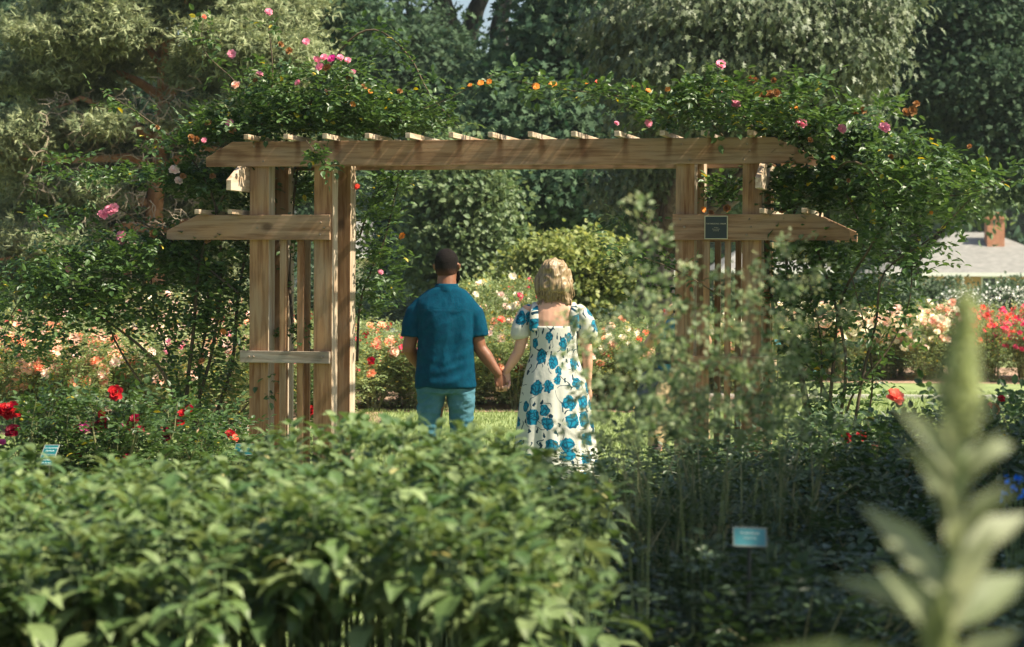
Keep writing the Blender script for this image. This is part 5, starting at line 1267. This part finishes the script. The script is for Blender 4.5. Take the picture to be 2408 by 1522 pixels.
# ------------------------------------------------------------------ houses
m_roof = noisemat('grey_shingles', (.15, .15, .14), (.22, .215, .20), 3, .95, 1.0, stretch=(1, 1, 5), bscale=6)
m_tan = noisemat('tan_brick_wall', (.46, .27, .11), (.60, .38, .18), 5, .9)
m_brick = noisemat('chimney_brick', (.35, .15, .08), (.50, .24, .14), 20, .9, .5)
m_trim = plain('white_trim', (.72, .72, .66)); m_win = plain('dark_window', (.03, .04, .05), .15, .6)
m_pale = noisemat('cream_wall', (.62, .52, .38), (.74, .64, .50), 3, .9)
def house(label, pxl, pxr, Y, eave_py, ridge_py, rl, rr_, wall, chimney=None, wins=(), depth=9.0, down=()):
    k = Y / F; xl, xr = (pxl - CX) * k, (pxr - CX) * k; ze = W(CX, eave_py, Y).z; zr = W(CX, ridge_py, Y + depth / 2).z
    cx = (xl + xr) / 2; h = thing('house', label, 'house', (cx, Y + depth / 2, 0))
    a, b = xl - cx, xr - cx; y0, y1 = -depth / 2, depth / 2
    MB().box(a + .5, b - .5, y0 + .5, y1 - .5, 0, ze - .05).build('wall', wall, h)
    r0, r1 = (rl - CX) * (Y + depth / 2) / F - cx, (rr_ - CX) * (Y + depth / 2) / F - cx
    rf = MB(); rf.add([(a, y0, ze), (b, y0, ze), (b, y1, ze), (a, y1, ze), (r0, 0, zr), (r1, 0, zr)], [(0, 1, 5, 4), (1, 2, 5), (2, 3, 4, 5), (3, 0, 4), (3, 2, 1, 0)])
    roof = rf.build('roof', m_roof, h)
    MB().box(a - .02, b + .02, y0 - .12, y0 - .01, ze - .14, ze + .02).build('gutter', m_trim, h)
    if chimney:
        c0, c1, ct = chimney; x0, x1 = (c0 - CX) * k - cx, (c1 - CX) * k - cx; zt = W(CX, ct, Y).z
        cb_ = MB().box(x0, x1, -1.6, -.9, ze, zt); cb_.box(x0 - .07, x1 + .07, -1.67, -.83, zt + .001, zt + .12); cb_.box(x0 + .15, x1 - .15, -1.45, -1.05, zt + .121, zt + .32); ch = cb_.build('chimney', m_brick, roof)
    for (w0, w1, wt, wb) in wins:
        x0, x1 = (w0 - CX) * k - cx, (w1 - CX) * k - cx; z1, z0 = W(CX, wt, Y).z, W(CX, wb, Y).z
        wn = MB(); t = .07
        wn.box(x0 - t, x1 + t, y0 + .44, y0 + .49, z1, z1 + t); wn.box(x0 - t, x1 + t, y0 + .44, y0 + .49, z0 - t, z0); wn.box(x0 - t, x0, y0 + .44, y0 + .49, z0, z1); wn.box(x1, x1 + t, y0 + .44, y0 + .49, z0, z1)
        wf = wn.build('window', m_trim, h); MB().box(x0, x1, y0 + .46, y0 + .495, z0, z1).build('pane', m_win, wf)
    for d in down:
        x = (d - CX) * k - cx; mb = MB(); mb.tube([(x, y0 - .06, ze - .1), (x + .02, y0 - .02, ze - .5), (x + .25, y0 + .40, ze - .9), (x + .25, y0 + .42, .1)], .06, 8); mb.build('downspout', m_trim, h)
    return h
house('tan house with a grey hipped roof and brick chimney at the right', 2080, 2580, 108, 637, 541, 2245, 2330, m_tan, (2350, 2392, 505), ((2315, 2345, 648, 690), (1900 + 230, 2160, 652, 700)), down=(2262,))
house('pale house with a sunlit cream wall glimpsed behind the redbud', 1395, 1600, 82, 640, 545, 1425, 1560, m_pale, None, ((1432, 1440, 655, 690),))
house('pale house glimpsed through the leaves left of the man', 770, 1000, 100, 600, 520, 830, 950, m_pale, None, ((900, 925, 620, 660),))
house('low house with sunlit roof hidden behind the right arbor posts', 1690, 1960, 95, 632, 580, 1740, 1900, m_tan, None, ((1850, 1870, 648, 700),))

# white garden bench behind the coral roses
m_bw = plain('bench_white', (.70, .76, .74))
bb_ = W(892, 818, 34.5); bench = thing('garden_bench', 'white slatted garden bench behind the coral roses', 'bench', (bb_.x, 34.5, 0))
MB().box(-.5, .5, -.2, .25, .40, .44).build('seat', m_bw, bench)
bk = MB(); bk.box(-.5, .5, .22, .26, .80, .86)
for i in range(14): bk.box(-.47 + i * .07, -.44 + i * .07, .225, .255, .44, .80)
bk.build('backrest', m_bw, bench)
for sx in (-1, 1):
    for y in (-.17, .22): MB().box(sx * .47 - .025, sx * .47 + .025, y - .025, y + .025, 0, .40).build('leg', m_bw, bench)

# ------------------------------------------------------------------ plant signs
m_sign = noisemat('sign_teal', (.002, .085, .10), (.004, .11, .125), 8, .4, spec=.4)
m_signl = noisemat('sign_pale_teal', (.028, .16, .18), (.042, .20, .22), 8, .35, spec=.4)
m_rim = plain('sign_rim', (.24, .26, .23)); m_ink = plain('sign_white', (.50, .62, .58)); m_stk = plain('stake_grey', (.05, .055, .045))
def sign(label, px, py, Y, wpx, hpx, lines, mat, shear=0.0, tilt=35, rows=None, roll=0.0):
    c = W(px, py, Y); k = Y / F; w_, h_ = wpx * k, hpx * k / math.cos(R(tilt)) ; h_ = h_
    t = thing('plant_sign', label, 'plant sign', (c.x, Y, 0))
    stk = MB(); stk.tube([(0, 0.012, 0), (0, 0.012, c.z - h_ * .2)], .006, 6); stk.build('stake', m_stk, t)
    def sh(me):
        for v in me.vertices: v.co.x += shear * v.co.z
    m0 = MB().box(-w_ / 2, w_ / 2, -.003, .003, -h_ / 2, h_ / 2)
    m0.v = [(x + shear * z, y, z) for x, y, z in m0.v]
    pn = m0.build('panel', mat, t, loc=(0, 0, c.z)); pn.rotation_euler = (-R(tilt), R(roll), 0)
    rm = MB(); e = .003
    for (a, b, z0, z1) in ((-w_ / 2 - e, w_ / 2 + e, h_ / 2, h_ / 2 + e), (-w_ / 2 - e, w_ / 2 + e, -h_ / 2 - e, -h_ / 2), (-w_ / 2 - e, -w_ / 2, -h_ / 2, h_ / 2), (w_ / 2, w_ / 2 + e, -h_ / 2, h_ / 2)):
        rm.box(a, b, -.004, .004, z0, z1)
    rm.v = [(x + shear * z, y, z) for x, y, z in rm.v]; rm.build('rim', m_rim, pn)
    for (s, zz, sz) in lines:
        text_mesh('lettering', s, sz * h_, m_ink, pn, (shear * zz * h_, -.0042, zz * h_), (R(90), 0, 0), shear=shear * .8)
    if rows:
        for z in rows:
            r = MB().box(-w_ * .48, w_ * .48, -.0042, -.0034, z * h_ - .001, z * h_ + .001); r.v = [(x + shear * zz, y, zz) for x, y, zz in r.v]; r.build('divider', m_rim, pn)
sign('slanted teal plant sign with white lettering at the left behind the hedge', 114, 1071, 12.6, 32, 44, [('Our Anniversary', .36, .088), ('Floribunda', .21, .088), ('To Chap &', -.12, .088), ('Bobbie Kaiser', -.26, .088), ('from the kids', -.40, .088)], m_sign, shear=.22, rows=(.03,))
sign('small teal plant sign at the foot of the left outer post', 574, 1057, 15.2, 42, 24, [('Rise \'N\' Shine', .18, .20), ('Condor', -.18, .22)], m_sign, shear=.15, tilt=20)
sign('pale turquoise plant sign among the dark leaves at the lower right', 1763, 1264, 6.9, 74, 38, [('Double Delight', .22, .17), ('Hybrid Tea', -.08, .15)], m_signl, tilt=30, roll=2)
sign('little teal plant sign on the lawn edge beyond the right canes', 1912, 879, 34.0, 15, 14, [('Iceberg', .1, .25)], m_signl, tilt=20)
sign('bright blue plant sign beside the right outer post', 1830, 805, 26.0, 16, 12, [], m_signl, tilt=20)

# ------------------------------------------------------------------ foreground leafy perennials
b_stem = noisemat('green_stem', (.05, .09, .03), (.11, .16, .06), 10, .6)
b_hst = noisemat('hedge_stem', (.03, .055, .018), (.07, .11, .04), 10, .7)
def perennial(seed, h=1.0, nst=4, L=.108):
    rr = random.Random(seed); mb = MB(); P, D, U, LL = [], [], [], []
    for s in range(nst):
        x, y = rr.uniform(-.14, .14), rr.uniform(-.14, .14); hh = h * rr.uniform(.86, 1.06)
        lx, ly = rr.uniform(-.10, .10), rr.uniform(-.10, .10)
        def at(t): return Vector((x + lx * t * t, y + ly * t * t, hh * t))
        mb.tube([at(i / 5) for i in range(6)], [.0055, .005, .005, .0045, .004, .002], 5)
        k = 0; z = .80 + rr.uniform(-.06, .03)
        while z < 1.0:
            c = at(z); a0 = k * 1.57 + rr.uniform(-.25, .25); k += 1
            top = z > .9; sc = (.60 if top else 1.0)
            for q in range(2 if not top else 3):
                a = a0 + q * (3.1416 if not top else 2.09)
                tilt = rr.uniform(-.75, .0) if not top else rr.uniform(.2, .9)
                d = Vector((math.cos(a), math.sin(a), tilt)); P.append(tuple(c + d * .012)); D.append(tuple(d)); U.append((rr.uniform(-.2, .2), rr.uniform(-.2, .2), 1)); LL.append(L * sc * rr.uniform(.6, 1.3))
            z += .036 if z < .92 else .022
    # heart-shaped leaf: broad near its base
    P = np.array(P); LL = np.array(LL)
    return mb.mesh('stem', b_hst, True), leafmesh('foliage', P, np.array(D), np.array(U), LL, LL * .52, 'droop', g_hedge)
pv = [perennial(100 + s) for s in range(7)]
lab = 'green leafy perennial, one of the mass filling the foreground'
yy = 5.65; cnt = 0
while yy < 8.3:
    x0 = -.222 * yy - .2; x1 = (1355 - CX) / F * yy
    xx = x0
    while xx < x1:
        X = xx + random.uniform(-.05, .05); Y = yy + random.uniform(-.06, .06)
        px = X / Y * F + CX
        hh = 1.0 + .03 * math.sin(X * 5 + Y * 3) + random.uniform(-.06, .05)
        hh += .0 - float(np.interp(px, [0, 300, 450, 600, 800, 1000, 1200, 1300, 1400, 1460], [.13, .125, .12, .085, .03, 0, .04, .085, .15, .25]))
        me_s, me_f = pv[cnt % 7]
        t = thing('leafy_perennial', lab, 'perennial plant', (X, Y, 0), random.uniform(0, 6.28), 'leafy perennials massed in the foreground')
        for nm, me in (('stem', me_s), ('foliage', me_f)):
            o = obj(nm, me, t); o.scale = (1, 1, hh)
        cnt += 1
        xx += .20
    yy += .20

# ------------------------------------------------------------------ dark shaded shrubs, lower right
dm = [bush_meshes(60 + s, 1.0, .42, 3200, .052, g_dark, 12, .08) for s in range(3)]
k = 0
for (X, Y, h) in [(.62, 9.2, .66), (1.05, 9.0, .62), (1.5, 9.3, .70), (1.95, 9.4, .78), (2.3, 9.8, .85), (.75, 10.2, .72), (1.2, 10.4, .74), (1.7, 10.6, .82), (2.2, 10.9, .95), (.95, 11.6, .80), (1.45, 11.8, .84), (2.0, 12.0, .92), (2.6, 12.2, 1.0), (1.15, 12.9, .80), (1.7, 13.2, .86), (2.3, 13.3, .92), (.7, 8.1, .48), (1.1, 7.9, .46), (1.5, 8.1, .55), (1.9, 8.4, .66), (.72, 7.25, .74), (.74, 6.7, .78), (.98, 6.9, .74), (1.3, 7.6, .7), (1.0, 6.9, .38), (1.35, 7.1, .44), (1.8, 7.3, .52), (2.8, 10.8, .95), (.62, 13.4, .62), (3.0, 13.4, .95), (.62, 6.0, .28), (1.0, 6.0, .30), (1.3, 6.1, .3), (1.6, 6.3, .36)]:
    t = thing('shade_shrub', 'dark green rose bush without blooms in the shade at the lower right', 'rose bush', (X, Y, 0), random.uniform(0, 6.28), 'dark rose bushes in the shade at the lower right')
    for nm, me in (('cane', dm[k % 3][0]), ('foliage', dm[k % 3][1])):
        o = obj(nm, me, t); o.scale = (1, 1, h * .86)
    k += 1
near(2105, 11.6, .84, ['red'], 'dark rose bush with one large orange-red bloom at the right', [(2105, 934, 'coral', 1.35)], P=nearp[1])
near(2010, 12.4, .74, ['red'], 'dark rose bush with two small scarlet blooms right of the right post', [(1990, 1030, 'red', .9), (2026, 1026, 'red', .9), (2058, 1048, 'orange', .5)], P=nearp[2])
near(2370, 11.8, .98, ['red'], 'dark rose bush with red buds at the right edge', [(2355, 938, 'red', .6), (2325, 955, 'coral', .6), (2340, 962, 'dried', .9)], P=nearp[0])
# small broad-leaved seedlings in the shade
def rosette(px, py, Y, label):
    c = W(px, py, Y); t = thing('seedling', label, 'plant', (c.x, Y, 0)); mb = MB(); mb.tube([(0, 0, 0), (0.01, 0, c.z * .5), (0, 0, c.z)], [.008, .007, .004], 6); mb.build('stem', b_stem, t)
    P, D, U, LL = [], [], [], []
    for lev in range(4):
        for q in range(6):
            a = q * 1.047 + lev * .5; z = c.z - lev * .05; d = (math.cos(a), math.sin(a), .35 - .2 * lev); P.append((0, 0, z)); D.append(d); U.append((0, 0, 1)); LL.append(.09 * random.uniform(.8, 1.1))
    LL = np.array(LL); obj('foliage', leafmesh('foliage', np.array(P), np.array(D), np.array(U), LL, LL * .42, 'droop', g_grey), t)
rosette(1655, 1350, 7.2, 'young broad-leaved plant in the dark bed below the turquoise sign')
rosette(1700, 1395, 7.0, 'lower young broad-leaved plant in the dark bed')
rosette(1655, 1320, 7.6, 'small broad-leaved plant just behind the young plant in the dark bed')
# blue flowers at the right edge
m_bluef = leafmat('blue_petal', (.01, .10, .55), (.03, .2, .7), trans=.3)
c = W(2390, 1135, 7.5); bf = thing('blue_flower', 'small bright blue flowers on thin stems at the right edge', 'flower', (c.x, 7.5, 0))
mb = MB(); P = []
for i in range(6):
    p = W(2360 + i * 14, 1165 - (i * 37) % 70, 7.5) - Vector((c.x, 7.5, 0)); mb.tube([(0, 0, 0), (p.x * .5, 0, p.z * .6), p], .003, 5)
    for q in range(6): P.append(tuple(p + Vector((random.gauss(0, .008), random.gauss(0, .008), random.gauss(0, .008)))))
mb.build('stem', b_stem, bf); P = np.array(P); obj('petals', leafmesh('petals', P, rdir(len(P)), rdir(len(P)), .02, .016, 'quad', m_bluef), bf)

# ------------------------------------------------------------------ wispy tall plants out of focus in front of the right posts
b_stemd = noisemat('dark_green_stem', (.025, .045, .018), (.06, .09, .035), 10, .7)
def wispy(px, Y, tops, label, seed):
    rr = random.Random(seed); b = W(px, 1200, Y); t = thing('meadow_plant', label, 'plant', (b.x, Y, 0)); off = Vector((-b.x, -Y, 0))
    mb = MB(); P = []; Pf = []
    for (tx, ty) in tops:
        e = W(tx, ty, Y + rr.uniform(-.25, .25)) + off; mid = Vector((e.x * .4, e.y * .5, e.z * .55))
        pts = []
        for i in range(13):
            u = i / 12; pts.append((1 - u) ** 2 * Vector((0, 0, 0)) + 2 * u * (1 - u) * mid + u * u * e)
        mb.tube(pts, [.0022 - .0013 * i / 12 for i in range(13)], 5)
        for i in range(5, 13):
            if pts[i].z < EYE - (1040 - HY) / F * Y: continue
            for q in range(3):
                a = rr.uniform(0, 6.28); l = rr.uniform(.04, .15) * (1.25 - i / 16); d = Vector((math.cos(a), math.sin(a), rr.uniform(-.1, .5)))
                en = pts[i] + d * l; mb.tube([pts[i], en], [.0018, .001], 4)
                for s in range(8): (P if (i < 12 or q) else Pf).append(tuple(pts[i] + d * l * rr.uniform(.3, 1.15) + Vector((rr.gauss(0, .012), rr.gauss(0, .012), rr.gauss(0, .012)))))
        for q in range(26): Pf.append(tuple(pts[12] + Vector((rr.gauss(0, .022), rr.gauss(0, .022), rr.gauss(0, .03)))))
    mb.build('stem', b_stemd, t)
    P = np.array(P); n = len(P); obj('foliage', leafmesh('foliage', P, rdir(n), unit(rdir(n) + np.array((0, 0, .9))), .023, .014, 'fold', g_wisp), t)
    P = np.array(Pf); n = len(P); obj('flower_head', leafmesh('flower_head', P, rdir(n), rdir(n), .014, .012, 'quad', g_wispf), t)['kind'] = 'stuff'
wispy(1520, 6.6, [(1500, 480), (1540, 560), (1480, 640), (1440, 760), (1530, 700)], 'tall wispy green plant blurred in front of the right inner post', 1)
wispy(1640, 6.8, [(1610, 640), (1700, 660), (1660, 780), (1740, 790), (1580, 830), (1770, 700), (1630, 880)], 'tall wispy plant blurred before the right bay of slats', 2)
wispy(1830, 7.0, [(1790, 640), (1850, 580), (1920, 650), (1990, 740), (1860, 800)], 'tall wispy plant blurred right of the right outer post', 3)
wispy(1500, 7.4, [(1470, 900), (1430, 980), (1530, 950), (1580, 900), (1500, 1000)], 'short wispy plant blurred at the woman\'s right side', 4)
wispy(1720, 7.6, [(1690, 950), (1760, 900), (1800, 980), (1640, 930), (1850, 930), (1600, 1000)], 'short wispy plant blurred at the foot of the right posts', 5)
wispy(1790, 7.2, [(1760, 700), (1820, 760), (1870, 680), (1800, 860), (1850, 920), (1740, 880)], 'feathery plant blurred between the right outer post and the climbing canes', 7)
wispy(1580, 7.1, [(1560, 760), (1620, 720), (1600, 880), (1540, 860), (1650, 940), (1570, 980)], 'feathery plant blurred low before the right inner post', 8)
wispy(1390, 6.4, [(1345, 745), (1380, 800), (1420, 900)], 'thin wispy plant blurred across the woman\'s back', 6)

g_fine = leafmat('fine_leaf', (.028, .058, .018), (.095, .130, .050), trans=.3, rough=.5)
fm = [bush_meshes(80 + q, 1.0, .34, 900, .032, g_fine, 10, .62) for q in range(3)]
for q, (px, Y, h) in enumerate(((1510, 9.6, .95), (1610, 9.2, 1.05), (1720, 9.7, 1.10), (1820, 9.4, 1.05), (1450, 10.2, .80))):
    X = (px - CX) / F * Y
    t = thing('fine_leaved_shrub', 'airy fine-leaved green shrub standing before the foot of the right arbor posts', 'shrub', (X, Y, 0), q * 1.3, 'airy shrubs before the right arbor posts')
    for nm, me in (('stem', fm[q % 3][0]), ('foliage', fm[q % 3][1])):
        o = obj(nm, me, t); o.scale = (1, 1, h * .90)

# ------------------------------------------------------------------ flower spike very near the lens
g_spike = leafmat('spike_leaf', (.18, .22, .11), (.36, .39, .25), trans=.3, rough=.5)
g_bud = leafmat('spike_bud', (.30, .35, .17), (.48, .52, .31), trans=.35)
YS = 2.3; b = W(2215, 1500, YS)
sp = thing('flower_spike', 'large out-of-focus green flower spike close to the lens at the right', 'plant', (b.x, YS, 0)); off = Vector((-b.x, -YS, 0))
mb = MB(); mb.tube([(0, 0, 0), (0, 0, .8)] + [tuple(W(x, y, YS) + off) for x, y in ((2225, 1500), (2235, 1350), (2245, 1200), (2262, 1000), (2272, 850), (2272, 720))], [.007, .007, .007, .0065, .006, .005, .004, .002], 8); mb.build('stem', b_stem, sp, True)
P, D = [], []
for i in range(760):
    t_ = i / 760; c0 = W(2272 - 16 * t_, 700 + 330 * t_, YS) + off; a = random.uniform(0, 6.28); r_ = (.002 + .0105 * min(1, t_ * 1.5)) * random.uniform(.7, 1.15)
    P.append((c0.x + r_ * math.cos(a), c0.y + r_ * math.sin(a), c0.z)); D.append((math.cos(a), math.sin(a), .9))
P = np.array(P); obj('bud', leafmesh('bud', P, np.array(D), rdir(len(P)), .009, .007, 'droop', g_bud), sp)
LV = [((2235, 1420), (2045, 1175), .045, 0), ((2225, 1480), (1965, 1340), .030, 0), ((2240, 1330), (2420, 1190), .040, .02), ((2250, 1130), (2130, 950), .028, -.05), ((2255, 1100), (2390, 1030), .030, .03), ((2240, 1420), (2330, 1250), .035, -.06), ((2235, 1260), (2170, 1040), .032, .05), ((2240, 1480), (2420, 1330), .045, .05), ((2230, 1550), (2100, 1330), .045, -.06), ((2262, 1010), (2195, 900), .022, .02), ((2262, 1000), (2330, 930), .02, -.02), ((2225, 1600), (1770, 1500), .03, -.02), ((2235, 1500), (2290, 1330), .04, -.08), ((2230, 1620), (2380, 1480), .05, -.05), ((2228, 1620), (2200, 1400), .045, -.09)]
P, D, U, LL, WW = [], [], [], [], []
for (x0, y0), (x1, y1), wdt, dy in LV:
    p = W(x0, y0, YS) + off; q = W(x1, y1, YS + dy) + off; d = q - p; P.append(tuple(p)); D.append(tuple(d.normalized())); LL.append(d.length); WW.append(wdt * .95)
    U.append((random.uniform(-.3, .3), -.8, .7))
for i in range(46):
    t_ = i / 46; c0 = W(2262 - 22 * t_, 930 + 420 * t_, YS) + off; a = random.uniform(0, 6.28); l = .035 + .05 * t_ * random.uniform(.7, 1.2)
    P.append(tuple(c0)); D.append((math.cos(a) * .75, math.sin(a) * .75, 1.0)); LL.append(l * random.uniform(.8, 1.3)); WW.append(l * .26); U.append((-math.cos(a), -math.sin(a), .8))
obj('foliage', leafmesh('foliage', np.array(P), np.array(D), np.array(U), np.array(LL), np.array(WW), 'fold', g_spike), sp)

# ------------------------------------------------------------------ unseen tree added right of the camera, crown shaped to shade the lower right
st = thing('tree', 'unseen leafy tree added outside the picture on the right to cast shade', 'tree', (6.3, 7.2, 0))
n0 = 420; u = rdir(n0) * rng.uniform(.3, 1, (n0, 1)); Cc = np.array((-1.2, .9, 4.5)) + u * np.array((2.0, 3.4, .9))
Cc[:, 2] = np.maximum(Cc[:, 2], 3.95)
n = n0 * 30; P = np.repeat(Cc, 30, 0) + np.clip(rng.normal(0, .24, (n, 3)), -.5, .5)
obj('crown', leafmesh('crown', P, rdir(n), unit(rdir(n) + np.array((0, 0, .8))), rng.uniform(.12, .19, n), .12, 'fold', g_maple), st)
mb = MB(); mb.tube([(0, 0, -.2), (.05, 0, 2), (0, .1, 4), (-.3, .8, 4.9)], [.24, .18, .14, .08], 12)
for i in range(7):
    a = 1.2 + i * .42; mb.tube([(0, .1, 3.3 + i * .1), (-.3 + .8 * math.cos(a), .6 + 1.0 * math.sin(a), 4.2), (-1.2 + 1.5 * math.cos(a), .9 + 2.6 * math.sin(a), 4.5)], [.08, .05, .02], 7)
mb.build('trunk', b_dark, st, True)

# ------------------------------------------------------------------ haze
hz = MB().box(-60, 60, -6, 150, -1.0, 26).build('haze', None)
hz.data.materials.clear()
mh = bpy.data.materials.new('air'); mh.use_nodes = True; nt = mh.node_tree; nt.nodes.clear()
o_ = nt.nodes.new('ShaderNodeOutputMaterial'); pv_ = nt.nodes.new('ShaderNodeVolumePrincipled')
pv_.inputs['Color'].default_value = (.80, .92, .90, 1); pv_.inputs['Density'].default_value = HAZE_D; pv_.inputs['Anisotropy'].default_value = .2
nt.links.new(pv_.outputs[0], o_.inputs['Volume']); hz.data.materials.append(mh)
tag(hz, 'thin morning haze in the air', 'haze', kind='stuff')
SC.cycles.volume_bounces = 0
